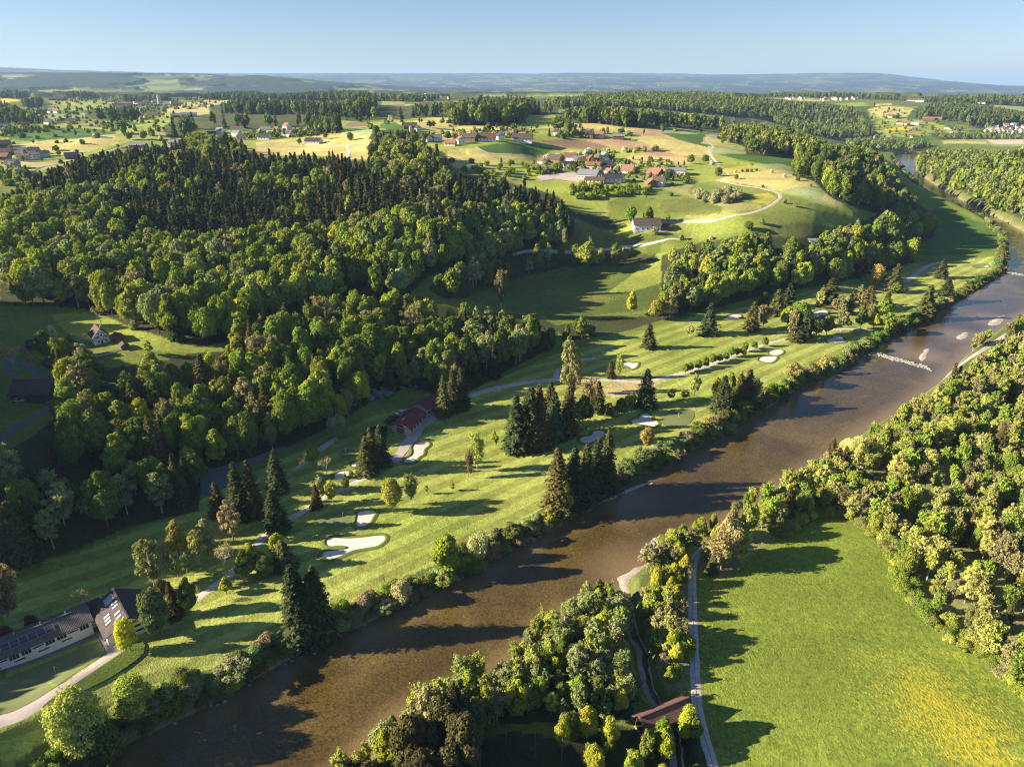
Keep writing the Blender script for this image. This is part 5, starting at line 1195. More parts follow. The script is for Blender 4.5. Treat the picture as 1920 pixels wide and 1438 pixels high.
# ------------------------------------------------------------ the remaining woodland: one object per kind, instanced on its points
SRC = {}
def src(me):
    if me.name not in SRC:
        SRC[me.name] = bpy.data.objects.new('woodland_tree', me)
    return SRC[me.name]
def woodland(name, lst, label):
    me = bpy.data.meshes.new(name); n = len(lst)
    me.vertices.add(n); me.vertices.foreach_set('co', np.array([[t_[1], t_[2], t_[3]] for t_ in lst], np.float32).ravel())
    scl = np.zeros((n, 3), np.float32); rz = (rng.random(n)*6.283).astype(np.float32); pid = np.zeros(n, np.int32); tint = np.ones((n, 4), np.float32)
    plist = []; pidx = {}
    for i, t_ in enumerate(lst):
        d = math.hypot(t_[1], t_[2]); lod = 0 if d < 260 else (1 if d < 800 else 2)
        ps = PROTO[(pkind(t_[0]), lod)]; p = ps[rnd.randrange(len(ps))]; k_ = p['both'].name
        if k_ not in pidx: pidx[k_] = len(plist); plist.append(p)
        pid[i] = pidx[k_]; scl[i] = (t_[5]/p['w'], t_[5]/p['w'], t_[4]/p['h']); tint[i, :3] = tm(t_[0], t_[6])
    for an, ty, arr, key in (('scl', 'FLOAT_VECTOR', scl, 'vector'), ('rz', 'FLOAT', rz, 'value'), ('pid', 'INT', pid, 'value'), ('tint', 'FLOAT_COLOR', tint, 'color')):
        at = me.attributes.new(an, ty, 'POINT'); at.data.foreach_set(key, arr.ravel())
    ob = bpy.data.objects.new(name, me); COL.objects.link(ob)
    ng = bpy.data.node_groups.new(name, 'GeometryNodeTree')
    ng.interface.new_socket('Geometry', in_out='INPUT', socket_type='NodeSocketGeometry'); ng.interface.new_socket('Geometry', in_out='OUTPUT', socket_type='NodeSocketGeometry')
    gi = ng.nodes.new('NodeGroupInput'); go = ng.nodes.new('NodeGroupOutput'); jn = ng.nodes.new('GeometryNodeJoinGeometry')
    def named(an, ty):
        a = ng.nodes.new('GeometryNodeInputNamedAttribute'); a.data_type = ty; a.inputs[0].default_value = an
        return a.outputs[0]
    sv, rv, pv_ = named('scl', 'FLOAT_VECTOR'), named('rz', 'FLOAT'), named('pid', 'INT')
    cx_ = ng.nodes.new('ShaderNodeCombineXYZ'); ng.links.new(rv, cx_.inputs[2])
    er = ng.nodes.new('FunctionNodeEulerToRotation'); ng.links.new(cx_.outputs[0], er.inputs[0])
    for k_, p in enumerate(plist):
        oi = ng.nodes.new('GeometryNodeObjectInfo'); oi.inputs[0].default_value = src(p['both']); oi.inputs['As Instance'].default_value = True
        cmp_ = ng.nodes.new('FunctionNodeCompare'); cmp_.data_type = 'INT'; cmp_.operation = 'EQUAL'
        ip = [s_ for s_ in cmp_.inputs if s_.type == 'INT']; ng.links.new(pv_, ip[0]); ip[1].default_value = k_
        iop = ng.nodes.new('GeometryNodeInstanceOnPoints')
        ng.links.new(gi.outputs[0], iop.inputs['Points']); ng.links.new(cmp_.outputs[0], iop.inputs['Selection']); ng.links.new(oi.outputs['Geometry'], iop.inputs['Instance'])
        ng.links.new(er.outputs[0], iop.inputs['Rotation']); ng.links.new(sv, iop.inputs['Scale']); ng.links.new(iop.outputs[0], jn.inputs[0])
    ng.links.new(jn.outputs[0], go.inputs[0])
    md = ob.modifiers.new('woodland', 'NODES'); md.node_group = ng
    ob['kind'] = 'stuff'; ob['label'] = label; ob['category'] = 'woodland'
WN = {'s': ('spruce_woodland', 'mass of dark spruces filling the hill wood and far woods'), 'l': ('leafy_woodland', 'mass of leafy crowns filling the woods on both sides of the river'), 'a': ('budding_woodland', 'mass of airy budding trees mixed through the woods'),
 'p': ('thin_woodland', 'mass of thin pale trunked trees in the loose right hand wood'), 'b': ('shrubbery', 'mass of low shrubs along banks, slopes and orchards'), 'w': ('blossom_shrubbery', 'far pale blossoming orchard shrubs')}
for kd, lst in rest.items():
    if lst: woodland(WN[kd][0], lst, WN[kd][1])
print('trees', {k_: len(v_) for k_, v_ in rest.items()}, len(TREES), time.time()-T0)
# ------------------------------------------------------------ building materials
def tile_mat(name, c, sc=3.0, rough=.8):
    m, t, o = new_mat(name); tc = N(t, 'ShaderNodeTexCoord').outputs['Object']
    wv = N(t, 'ShaderNodeTexWave'); wv.bands_direction = 'X'; wv.inputs['Scale'].default_value = sc*.33; wv.inputs['Distortion'].default_value = .3; L(t, tc, wv.inputs['Vector'])
    n = noise(t, .8, 4, .7, tc); n2 = noise(t, 5, 2, .6, tc)
    cc = mix(t, 1.0, ramp(t, n, [(.3, tuple(x*.75 for x in c)), (.7, tuple(min(1, x*1.25) for x in c))]), ramp(t, n2, [(.3, .85), (.7, 1.15)]), 'MULTIPLY')
    cc = mix(t, 1.0, cc, ramp(t, wv.outputs['Fac'], [(.2, .82), (.6, 1.06)]), 'MULTIPLY')
    principled(t, o, cc, rough, .25, bump(t, wv.outputs['Fac'], .5, .08)); return m
RC = {'red': (.18,.08,.06), 'orange': (.26,.14,.09), 'brown': (.105,.075,.06), 'blackbrown': (.085,.066,.064), 'greybrown': (.15,.125,.11), 'dark': (.055,.05,.055), 'grey': (.22,.22,.24), 'rust': (.26,.13,.09), 'dullred': (.20,.055,.055)}
M_ROOF = {k_: tile_mat('roof_'+k_, v_) for k_, v_ in RC.items()}
WC = {'white': (.78,.76,.72), 'cream': (.62,.54,.40), 'wood': (.16,.09,.055), 'greywall': (.42,.40,.37), 'pink': (.62,.45,.38)}
M_WALL = {k_: simple_mat('wall_'+k_, v_, .85, .08, .8) for k_, v_ in WC.items()}
M_GLASS, t, o = new_mat('window_glass'); principled(t, o, (.03, .035, .045), .08, .6)
M_FRAME = simple_mat('frame_white', (.75, .74, .7), .6, .05); M_TIMBER = simple_mat('timber', (.10, .05, .03), .8, .3, 2); M_METAL = simple_mat('grey_metal', (.35, .36, .38), .45, .1)
M_PANEL, t, o = new_mat('solar_cells'); principled(t, o, (.075, .07, .072), .55, .2)
M_SKYL, t, o = new_mat('roof_glazing'); principled(t, o, (.34, .38, .44), .2, .5)
M_WOODO = simple_mat('orange_wood', (.42, .20, .06), .7, .2, 2)
def boxv(cx_, cy_, cz_, lx, ly, lz, ang=0.):
    V = []
    for dx, dy, dz in ((-1,-1,-1),(1,-1,-1),(1,1,-1),(-1,1,-1),(-1,-1,1),(1,-1,1),(1,1,1),(-1,1,1)):
        x, y = dx*lx/2, dy*ly/2; V.append((cx_+x*math.cos(ang)-y*math.sin(ang), cy_+x*math.sin(ang)+y*math.cos(ang), cz_+dz*lz/2))
    return V, [(0,3,2,1),(4,5,6,7),(0,1,5,4),(1,2,6,5),(2,3,7,6),(3,0,4,7)]
def mbobj(name, mb, mats, parent=None):
    me = mb.mesh(name, mats if isinstance(mats, (list, tuple)) else [mats]); ob = bpy.data.objects.new(name, me); COL.objects.link(ob)
    if parent is not None: ob.parent = parent
    return ob
def child(name, me, parent):
    ob = bpy.data.objects.new(name, me); COL.objects.link(ob); ob.parent = parent; return ob
_cache = {}
def roof_mesh(L_, W_, hw, hr, oh, mat):
    a = L_/2+oh; b = W_/2+oh; ze = hw-oh*hr/(W_/2); th = .22; m = MB()
    zr = hw+hr
    for s in (-1, 1):
        V = [(-a, s*b, ze), (a, s*b, ze), (a, 0, zr), (-a, 0, zr), (-a, s*b, ze+th), (a, s*b, ze+th), (a, 0, zr+th), (-a, 0, zr+th)]
        m.add(V, [(0,1,2,3),(4,7,6,5),(0,4,5,1),(1,5,6,2),(3,2,6,7),(0,3,7,4)])
    V, Fc = boxv(0, 0, zr+th+.05, 2*a+.02, .35, .14); m.add(V, Fc)
    return m.mesh('roof', [mat])
def wall_mesh(L_, W_, hw, hr, mat):
    a, b = L_/2, W_/2; m = MB()
    V = [(-a,-b,-1.5),(a,-b,-1.5),(a,b,-1.5),(-a,b,-1.5),(-a,-b,hw-.02),(a,-b,hw-.02),(a,b,hw-.02),(-a,b,hw-.02),(-a,0,hw+hr-.05),(a,0,hw+hr-.05)]
    m.add(V, [(0,1,5,4),(2,3,7,6),(1,2,6,9,5),(3,0,4,8,7)]); return m.mesh('walls', [mat])
def win_mesh():
    if 'w' not in _cache:
        m = MB(); V, Fc = boxv(0, 0, 0, 1.05, .10, 1.3); m.add(V, Fc, 0)
        V, Fc = boxv(-.25, -.06, 0, .42, .04, 1.1); m.add(V, Fc, 1); V, Fc = boxv(.25, -.06, 0, .42, .04, 1.1); m.add(V, Fc, 1)
        _cache['w'] = m.mesh('window', [M_FRAME, M_GLASS])
    return _cache['w']
def chim_mesh():
    if 'c' not in _cache:
        m = MB(); V, Fc = boxv(0, 0, 0, .8, .7, 1.8); m.add(V, Fc); V, Fc = boxv(0, 0, .95, .95, .85, .12); m.add(V, Fc); _cache['c'] = m.mesh('chimney', [M_WALL['greywall']])
    return _cache['c']
def house(name, x, y, z, ang, L_, W_, hw, hr, roof, wall, label, cat='house', group=None, wins=True, oh=.6, chimney=True, parts=True):
    r = bpy.data.objects.new(name, None); COL.objects.link(r); r.location = (x, y, z); r.rotation_euler = (0, 0, math.radians(ang)); r['label'] = label; r['category'] = cat
    if group: r['group'] = group
    key = (round(L_, 1), round(W_, 1), round(hw, 1), round(hr, 1), roof, wall)
    if key not in _cache: _cache[key] = (roof_mesh(L_, W_, hw, hr, oh, M_ROOF[roof]), wall_mesh(L_, W_, hw, hr, M_WALL[wall]))
    rf = child('roof', _cache[key][0], r); child('walls', _cache[key][1], r)
    if chimney: c = child('chimney', chim_mesh(), rf); c.location = (L_*.2, W_*.13, hw+hr*.9+.4)
    if wins:
        nz = 2 if hw > 4 else 1; nx = max(2, int(L_/3.2))
        for fl in range(nz):
            for i in range(nx):
                w_ = child('window', win_mesh(), r); w_.location = (-L_/2+(i+.5)*L_/nx, -W_/2-.05, 1.5+fl*2.6)
            for s in (-1, 1):
                for yy in (-W_*.24, W_*.24):
                    w_ = child('window', win_mesh(), r); w_.location = (s*(L_/2+.05), yy, 1.5+fl*2.6); w_.rotation_euler = (0, 0, math.pi/2*s)
        if hr > 2.5:
            for s in (-1, 1): w_ = child('window', win_mesh(), r); w_.location = (s*(L_/2+.05), 0, hw+.6); w_.rotation_euler = (0, 0, math.pi/2*s)
    return r
ORD = ['leftmost', 'second from the left', 'third from the left', 'fourth from the left', 'fifth from the left', 'sixth from the left', 'seventh from the left', 'eighth from the left', 'ninth from the left', 'tenth from the left'] + [f'{n_} from the left' for n_ in ('eleventh','twelfth','thirteenth','fourteenth','fifteenth','sixteenth','seventeenth','eighteenth','nineteenth','twentieth','twenty-first','twenty-second','twenty-third')]
# px, py of the front foot, length, width, wall height, roof rise, angle, roof, wall
V1 = [(1017,308,10,7,3.5,3,-60,'red','white'),(1043,306,17,13,4.5,4.5,-35,'brown','wood'),(1070,302,15,10,4.5,4,-15,'red','white'),(1082,305,9,9,4,3,0,'grey','greywall'),(1067,317,13,9,3.6,3.6,12,'dark','white'),(1091,307,8,7,3,3,10,'red','wood'),(1108,305,9,8,4,3.4,-70,'red','wood'),(1113,318,15,10,4.5,3,-8,'rust','pink'),
 (1132,302,11,8,5,4,-65,'grey','white'),(1136,317,13,9,4.4,4.2,8,'dark','white'),(1147,316,7,8,4.5,3,-80,'dark','white'),(1142,328,9,7,3.4,2.6,-60,'rust','white'),(1105,336,21,17,4.2,4,-18,'grey','greywall'),(1116,344,20,10,3.2,2.2,-12,'brown','pink'),(1146,342,19,11,3.8,3.6,10,'dark','white'),(1163,341,8,9,5.2,3.4,-85,'dark','white'),
 (1179,325,13,11,3.2,5,-25,'orange','white'),(1229,333,15,12,4,4.6,-35,'orange','wood'),(1264,328,27,15,4.2,2.2,-6,'grey','cream'),(1220,351,11,9,3.4,3.4,-70,'rust','wood'),(1236,349,12,10,4.2,4,-20,'brown','white')]
V2 = [(769,243,18,12,4,4,0,'brown','wood'),(784,247,9,8,4,3,-70,'dark','white'),(802,266,9,8,4,3.6,-60,'dark','white'),(820,265,10,8,4,3,10,'grey','white'),(845,274,13,9,3,3,-20,'orange','pink'),(864,270,9,9,4.6,3.4,-75,'orange','white'),(881,266,18,14,5,4,-20,'brown','wood'),(914,265,21,11,3.6,4.4,0,'red','white'),(938,263,9,9,5,4,-70,'dark','white'),
 (959,258,10,8,4,3.6,-50,'red','white'),(981,268,23,15,4.2,5,-5,'brown','white'),(1046,255,10,8,4,3,-40,'dark','white'),(1100,259,19,13,4,3.6,-8,'dark','wood'),(1124,258,13,10,3.4,3.2,-20,'rust','white'),(1160,262,16,11,4,2.2,0,'grey','wood'),(771,264,10,8,5,3,-60,'red','greywall')]
V3 = [(396,256,13,9,3.4,3,0,'dark','white'),(413,250,13,9,4,3.6,-50,'grey','white'),(444,246,20,10,4,2.5,-5,'rust','white'),(443,256,13,9,4.5,3,-45,'grey','white'),(452,262,13,8,3.2,2.6,0,'rust','white'),(478,252,22,10,3.6,2.4,-3,'grey','white'),(497,245,16,8,5,.8,0,'grey','white'),(495,262,17,12,3.6,4,-25,'dark','white'),(518,248,9,8,4,3,-50,'rust','white'),(538,244,12,10,6,4,-60,'rust','white'),(537,255,13,9,4,3,-20,'grey','white'),(544,257,9,8,4,3,-60,'red','white')]
V4 = [(4,276,18,14,4,4,0,'brown','wood'),(9,291,16,12,4,4,-20,'brown','wood'),(37,288,13,10,4,3,-10,'grey','white'),(62,289,13,10,4,3.4,-15,'dark','cream'),(80,294,13,10,4,3,-10,'dark','white'),(42,302,14,12,6,2,-10,'rust','cream'),(63,298,12,10,5,2.4,0,'grey','white'),(3,300,16,12,4,4,-30,'rust','wood'),(21,316,13,12,5,4.4,-40,'dark','greywall'),(133,298,16,10,4,3,0,'dark','wood')]
V5 = [(5,238,14,9,4,3,0,'grey','white'),(24,236,14,9,4,3,0,'dark','white'),(48,236,11,9,4,3,0,'rust','wood'),(90,233,15,11,4,5,-60,'dark','white'),(112,231,16,11,4,4,0,'dark','white'),(131,231,16,11,4,4,-30,'dark','white'),(77,214,22,12,4,4,0,'brown','wood'),(93,212,12,10,4,4,-60,'dark','white'),(105,213,16,10,5,5,-50,'rust','white')]
V6 = [(108,188,60,14,4,3,0,'rust','wood'),(205,192,30,12,4,3,0,'grey','white'),(222,201,34,14,4,5,0,'rust','white'),(240,202,24,14,5,5,0,'rust','cream'),(273,199,30,14,4,5,0,'rust','wood'),(297,202,22,12,4,4,0,'dark','white'),(315,202,18,12,4,4,0,'rust','white'),(333,199,30,14,4,4,0,'brown','wood'),(353,220,32,14,5,3,0,'grey','cream'),(328,221,18,12,4,3,0,'grey','wood'),(704,204,16,12,4,6,-60,'rust','white'),(802,196,26,12,4,3,0,'rust','white'),(1098,202,26,12,4,3,0,'red','white'),(1112,203,26,12,4,3,0,'red','white'),(1213,212,14,12,4,3,0,'red','white')]
V7 = [(1671,221,16,10,4,5,-40,'brown','white'),(1687,233,18,10,4,3,0,'brown','pink'),(1699,235,20,12,5,4,0,'rust','cream'),(1716,234,22,11,5,3,0,'grey','white'),(1742,226,34,16,4,4,0,'rust','wood'),(1760,226,20,12,4,4,0,'rust','wood'),(1781,243,26,11,5,3,0,'red','white'),(1710,255,18,12,4,4,0,'orange','wood'),(1824,251,16,12,4,4,0,'dark','wood'),(1614,259,26,12,5,3,0,'grey','white'),(1635,259,26,12,5,3,-30,'rust','pink'),(1667,264,22,8,4,2,0,'red','white'),(1717,191,60,16,5,5,0,'red','white'),(1841,195,26,12,4,4,0,'dark','white'),(1550,239,16,10,4,3,0,'red','white')]
ONE = [(587,271,17,10,3.4,3.2,-10,'dark','white','white cottage alone among hedges in the pale field below the wood'),(327,276,13,11,5,2.4,-5,'grey','white','white house at the wood edge beside the pale meadow'),(258,279,18,9,4,2,0,'grey','wood','grey shed roof showing over the spruces'),]
for vill, lst in (('nearest plateau village', V1), ('middle plateau hamlet', V2), ('hillside settlement', V3), ('left edge settlement', V4), ('left orchard farms', V5), ('distant farms', V6), ('far right slope farms', V7)):
    srt = sorted(range(len(lst)), key=lambda i: lst[i][0])
    for rk, i in enumerate(srt):
        px, py, L_, W_, hw, hr, an, rf_, wl_ = lst[i]
        L_, W_, hw, hr = L_*.8, W_*.8, hw*.85, hr*.85; x, y = hit(px, py); y += W_*.3
        z = float(H(x, y)); d = math.hypot(x, y)
        big = 'large barn' if L_*W_ > 200 else ('small house' if L_*W_ < 80 else 'house')
        rw = {'dullred': 'dull red', 'rust': 'rust brown'}.get(rf_, rf_); ww = {'greywall': 'grey'}.get(wl_, wl_)
        house('barn' if 'barn' in big else 'house', x, y, z, an+math.degrees(-math.atan2(x, y)), L_, W_, hw, hr, rf_, wl_, f'{rw} roofed {ww} {big}, {ORD[rk]} in the {vill}', 'barn' if 'barn' in big else 'house', 'buildings of the '+vill, wins=d < 950, chimney=d < 1100 and 'barn' not in big)
for px, py, L_, W_, hw, hr, an, rf_, wl_, lab in ONE:
    x, y = hit(px, py); house('house', x, y+W_*.3, float(H(x, y)), an, L_, W_, hw, hr, rf_, wl_, lab)
# distant settlements: houses one pixel or two wide
_hm = []
for rf_, wl_ in (('rust','cream'),('dark','white'),('grey','cream'),('red','cream')):
    m = MB(); V, Fc = boxv(0, 0, 2.2, 14, 10, 7.5); m.add(V, Fc, 0)
    for s in (-1, 1): m.add([(-7.6, s*5.6, 5.6), (7.6, s*5.6, 5.6), (7.6, 0, 9.6), (-7.6, 0, 9.6)], [(0, 1, 2, 3)], 1)
    m.add([(-7, -5, 5.95), (-7, 5, 5.95), (-7, 0, 9.4)], [(0, 1, 2)], 0); m.add([(7, -5, 5.95), (7, 5, 5.95), (7, 0, 9.4)], [(0, 1, 2)], 0)
    _hm.append(m.mesh('house', [M_WALL[wl_], M_ROOF[rf_]]))
def scatter_houses(x0, x1, y0, y1, n, where):
    for i in range(n):
        px, py = rnd.uniform(x0, x1), rnd.uniform(y0, y1); x, y = hit(px, py); z = float(H(x, y))
        ob = bpy.data.objects.new('house', rnd.choice(_hm)); COL.objects.link(ob); ob.location = (x, y, z); s_ = rnd.uniform(.5, .9); ob.scale = (s_, s_, s_); ob.rotation_euler = (0, 0, rnd.uniform(-1, 1))
        ob['label'] = 'tiny pale house in the '+where; ob['category'] = 'house'; ob['group'] = 'houses of the '+where
scatter_houses(1848, 1925, 236, 252, 46, 'dense settlement at the right edge')
scatter_houses(1465, 1606, 185, 189, 22, 'row of houses on the far wooded ridge')
scatter_houses(1278, 1330, 175, 180, 12, 'far village above the central woods')
scatter_houses(560, 650, 150, 162, 26, 'far town below the blue hills on the left')
scatter_houses(860, 1010, 156, 166, 34, 'far town in the middle distance')
scatter_houses(1090, 1240, 158, 168, 22, 'far hamlets right of the centre')
scatter_houses(700, 860, 178, 186, 14, 'village behind the plateau woods')
scatter_houses(240, 330, 193, 198, 10, 'village around the distant silo')
def tower(px, py, h, r_, label, mat):
    x, y = hit(px, py); z = float(H(x, y)); m = MB(); V, Fc = tube([(0,0,-1),(0,0,h*.9),(0,0,h*.92),(0,0,h)], [r_, r_, r_*1.15, r_*.3], 12); m.add(V, Fc)
    ob = mbobj('tower', m, mat); ob.location = (x, y, z); ob['label'] = label; ob['category'] = 'tower'
tower(300, 200, 26, 4, 'slim grey silo tower among distant farms on the left', M_METAL); tower(771, 264, 14, 1.6, 'grey silo beside the first houses of the middle hamlet', M_METAL); tower(798, 188, 17, 3.2, 'white church tower far behind the plateau woods', M_WALL['white'])

# ------------------------------------------------------------ the buildings near the camera
def line_frame(a, b, z=None):
    """world midpoint, angle and length of the ground line between two pixels"""
    pa = np.array(hit(*a)); pb = np.array(hit(*b)); d = pb-pa
    return (pa+pb)/2, math.atan2(d[1], d[0]), float(np.hypot(*d)), pa, pb
# long clubhouse
mid, an, ln, pa, pb = line_frame((0,1257),(177,1187))
Lc = ln*1.75; Wc = 7.4; hw_, hr_ = 2.9, 1.5
u_ = np.array((math.cos(an), math.sin(an))); nrm_ = np.array((-u_[1], u_[0]))
cen = pb-u_*Lc/2+nrm_*Wc/2
cl = house('clubhouse', cen[0], cen[1], 0.0, math.degrees(an), Lc, Wc, hw_, hr_, 'greybrown', 'white', 'long low white clubhouse with brown roof and solar panels at the left edge', 'clubhouse', wins=False, oh=.6, chimney=False)
wide = MB(); V, Fc = boxv(0, 0, 0, 2.0, .10, 1.25); wide.add(V, Fc, 0)
for k in range(3): V, Fc = boxv(-.64+k*.64, -.06, 0, .56, .04, 1.05); wide.add(V, Fc, 1)
wide_me = wide.mesh('window', [M_FRAME, M_GLASS]); slit = MB(); V, Fc = boxv(0, 0, 0, 2.2, .10, .28); slit.add(V, Fc); slit_me = slit.mesh('vent_slot', [M_GLASS])
pitch_ = ln/8.0
for k in range(14):
    xx = Lc/2-1.6-k*pitch_*1.0
    if xx < -Lc/2+2: break
    if k % 3 in (0, 2): w_ = child('window', wide_me, cl); w_.location = (xx, -Wc/2-.05, 1.75)
    else: w_ = child('vent_slot', slit_me, cl); w_.location = (xx, -Wc/2-.05, 1.9)
    if k % 2: w_ = child('vent_slot', slit_me, cl); w_.location = (xx-1.5, -Wc/2-.05, .45)
rfo = [c_ for c_ in cl.children if c_.name.startswith('roof')][0]
sl = math.atan2(hr_, Wc/2); pm = MB(); V, Fc = boxv(0, 0, 0, 1.62, 1.9, .06); pm.add(V, Fc, 0)
for yy in (-.97, 0, .97): V, Fc = boxv(0, yy, .02, 1.7, .05, .06); pm.add(V, Fc, 1)
for xx in (-.84, .84): V, Fc = boxv(xx, 0, .02, .05, 1.94, .062); pm.add(V, Fc, 1)
pm_me = pm.mesh('solar_panel', [M_PANEL, M_METAL])
for k in range(7):
    q_ = child('solar_panel', pm_me, rfo); q_.location = (Lc/2-ln*.42-k*1.75, -Wc*.27, hw_+hr_*.46+.34); q_.rotation_euler = (sl, 0, 0)
for k in range(9):
    q_ = child('roof_vent', chim_mesh(), rfo); q_.scale = (.25, .25, .35); q_.location = (Lc/2-4-k*5.2, Wc*.02+.3, hw_+hr_+.35)
# gabled clubhouse
def ridge_frame(p1, p2, z):
    a = np.array(on_plane(*p1, z)); b = np.array(on_plane(*p2, z)); d = b-a
    return (a+b)/2, math.atan2(d[1], d[0]), float(np.hypot(*d))
zg = 6.2; c2, an2, L2 = ridge_frame((240,1157), (211,1102), zg)
g2 = house('clubhouse', c2[0], c2[1], 0.0, math.degrees(an2), L2-1.2, 10.0, 3.0, 2.8, 'blackbrown', 'white', 'gabled clubhouse hall with brown roof and rows of skylights', 'clubhouse', wins=False, oh=.7, chimney=False)
rf2 = [c_ for c_ in g2.children if c_.name.startswith('roof')][0]; sl2 = math.atan2(2.8, 5.0)
skm = MB(); V, Fc = boxv(0, 0, 0, .75, 1.5, .1); skm.add(V, Fc); sk_me = skm.mesh('skylight', [M_SKYL])
def on_roof(parent, me, name, xx, yy, rot=0):
    q_ = child(name, me, parent); q_.location = (xx, yy, 3.0+2.8*(1-abs(yy)/5.0)+.28); q_.rotation_euler = (sl2*(-1 if yy > 0 else 1), 0, rot); return q_
for xx, yy in ((1.6, 1.1),(.3,1.2),(-2.4,1.4),(-4.0,1.5),(-.4,3.4),(-1.6,3.5),(-2.8,3.6)): on_roof(rf2, sk_me, 'skylight', xx, yy)
bigs = MB(); V, Fc = boxv(0, 0, 0, 2.6, 2.4, .1); bigs.add(V, Fc)
for k in range(5): V, Fc = boxv(-1.3+k*.65, 0, .04, .06, 2.42, .1); bigs.add(V, Fc, 1)
on_roof(rf2, bigs.mesh('glazed_panel', [M_SKYL, M_METAL]), 'glazed_panel', 4.2, 1.7)
gw = MB(); V, Fc = boxv(0, 0, 0, 6.5, .1, .5); gw.add(V, Fc); gw_me = gw.mesh('window_band', [M_GLASS])
for zz, yy in ((1.2, 0), (2.6, 0), (4.0, 0)):
    q_ = child('window_band', gw_me, g2); q_.location = (-(L2-1.2)/2-.06, yy, zz); q_.rotation_euler = (0, 0, math.pi/2); q_.scale = (1.0-zz*.12, 1, 1)
# flat roofed link and wooden porch
lk = bpy.data.objects.new('link_building', None); COL.objects.link(lk); p_ = hit(183, 1164); lk.location = (p_[0], p_[1], 0); lk.rotation_euler = (0, 0, an); lk['label'] = 'low flat roofed passage joining the two clubhouse buildings'; lk['category'] = 'passage'
m = MB(); V, Fc = boxv(0, 0, 1.2, 5.6, 7.0, 2.6); m.add(V, Fc); mbobj('walls', m, M_WALL['greywall'], lk)
m = MB(); V, Fc = boxv(0, 0, 2.62, 6.2, 7.6, .2); m.add(V, Fc); mbobj('flat_roof', m, M_ROOF['dark'], lk)
m = MB(); V, Fc = boxv(0, -3.85, 2.72, 6.3, .12, .3); m.add(V, Fc); mbobj('fascia', m, M_FRAME, lk)
pr = bpy.data.objects.new('wooden_porch', None); COL.objects.link(pr); p_ = hit(203, 1186); pr.location = (p_[0], p_[1], 0); pr.rotation_euler = (0, 0, an2+math.pi/2); pr['label'] = 'small porch with orange wooden top beside the gabled clubhouse'; pr['category'] = 'porch'
m = MB(); V, Fc = boxv(0, 0, 2.1, 3.0, 2.4, .15); m.add(V, Fc); mbobj('deck', m, M_WOODO, pr)
for a_, b_ in ((-1,-1),(1,-1),(1,1),(-1,1)):
    m = MB(); V, Fc = boxv(a_*1.35, b_*1.05, 1.0, .14, .14, 2.1); m.add(V, Fc); mbobj('post', m, M_FRAME, pr)
m = MB(); V, Fc = boxv(0, 1.15, 1.0, 2.9, .1, 2.0); m.add(V, Fc); mbobj('back_panel', m, M_TIMBER, pr)
# red roofed range buildings
def long_hall(e1, e2, z, Wd, hr, label, nwin, gabfront):
    a = np.array(on_plane(*e1, z)); b = np.array(on_plane(*e2, z)); d = b-a; an = math.atan2(d[1], d[0]); ln = float(np.hypot(*d)); n_ = np.array((-d[1], d[0]))/ln
    c_ = (a+b)/2+n_*Wd/2; zb = float(H(c_[0], c_[1])); h_ = house('range_building', c_[0], c_[1], zb, math.degrees(an), ln-1, Wd-1.2, z-zb+.25, hr, 'dullred', 'greywall', label, 'building', wins=False, oh=.6, chimney=False)
    for k in range(nwin):
        m = MB(); wd = (ln-1)/nwin*.8; V, Fc = boxv(0, 0, 0, wd, .1, 1.5); m.add(V, Fc, 0)
        for j in range(3): V, Fc = boxv((j-1)*wd*.32, -.06, 0, wd*.28, .04, 1.3); m.add(V, Fc, 1)
        q_ = mbobj('window', m, [M_FRAME, M_GLASS], h_); q_.location = (-(ln-1)/2+(k+.5)*(ln-1)/nwin, -(Wd-1.2)/2-.05, (z-zb)*.5)
    if gabfront:
        m = MB(); V, Fc = boxv(0, 0, 0, 3.0, .12, 2.2); m.add(V, Fc); q_ = mbobj('gate', m, M_WALL['wood'], h_); q_.location = (-(ln-1)/2-.05, 0, 1.1); q_.rotation_euler = (0, 0, math.pi/2)
        m = MB(); V, Fc = boxv(0, 0, 0, 2.8, .12, .8); m.add(V, Fc); q_ = mbobj('window', m, M_GLASS, h_); q_.location = (-(ln-1)/2-.05, 0, 2.9); q_.rotation_euler = (0, 0, math.pi/2)
    return h_
long_hall((770,806),(801,776), 2.5, 9, 1.7, 'lower red roofed building at the foot of the forest, nearer the bunker', 5, True)
long_hall((802,770),(833,751), 3.3, 8.4, 1.7, 'upper red roofed building partly hidden by the three spruces', 5, False)
# covered bridge
zb_ = 3.2; cA, anb, Lb = ridge_frame((1201,1345), (1289,1309), zb_+1.0)
br = bpy.data.objects.new('covered_bridge', None); COL.objects.link(br); br.location = (cA[0], cA[1], -.1); br.rotation_euler = (0, 0, anb); br['label'] = 'covered wooden footbridge with brown tiled roof over the creek'; br['category'] = 'covered bridge'
me_ = roof_mesh(Lb-.4, 3.9, 2.7, 1.6, .5, tile_mat('bridge_tiles', (.17, .09, .08), 4.0)); child('roof', me_, br)
m = MB(); V, Fc = boxv(0, 0, .15, Lb-.6, 3.4, .3); m.add(V, Fc); mbobj('deck', m, M_TIMBER, br)
for s in (-1, 1):
    m = MB(); V, Fc = boxv(0, s*1.75, .85, Lb-.6, .12, 1.1); m.add(V, Fc); mbobj('railing', m, M_WALL['wood'], br)
    for k in range(7):
        m = MB(); V, Fc = boxv(-(Lb-1.2)/2+k*(Lb-1.2)/6, s*1.72, 1.45, .2, .2, 2.5); m.add(V, Fc); mbobj('post', m, M_TIMBER, br)
m = MB(); V, Fc = boxv(-1.5, -2.75, 2.05, 2.2, .9, .1); m.add(V, Fc); mbobj('awning', m, M_METAL, br)
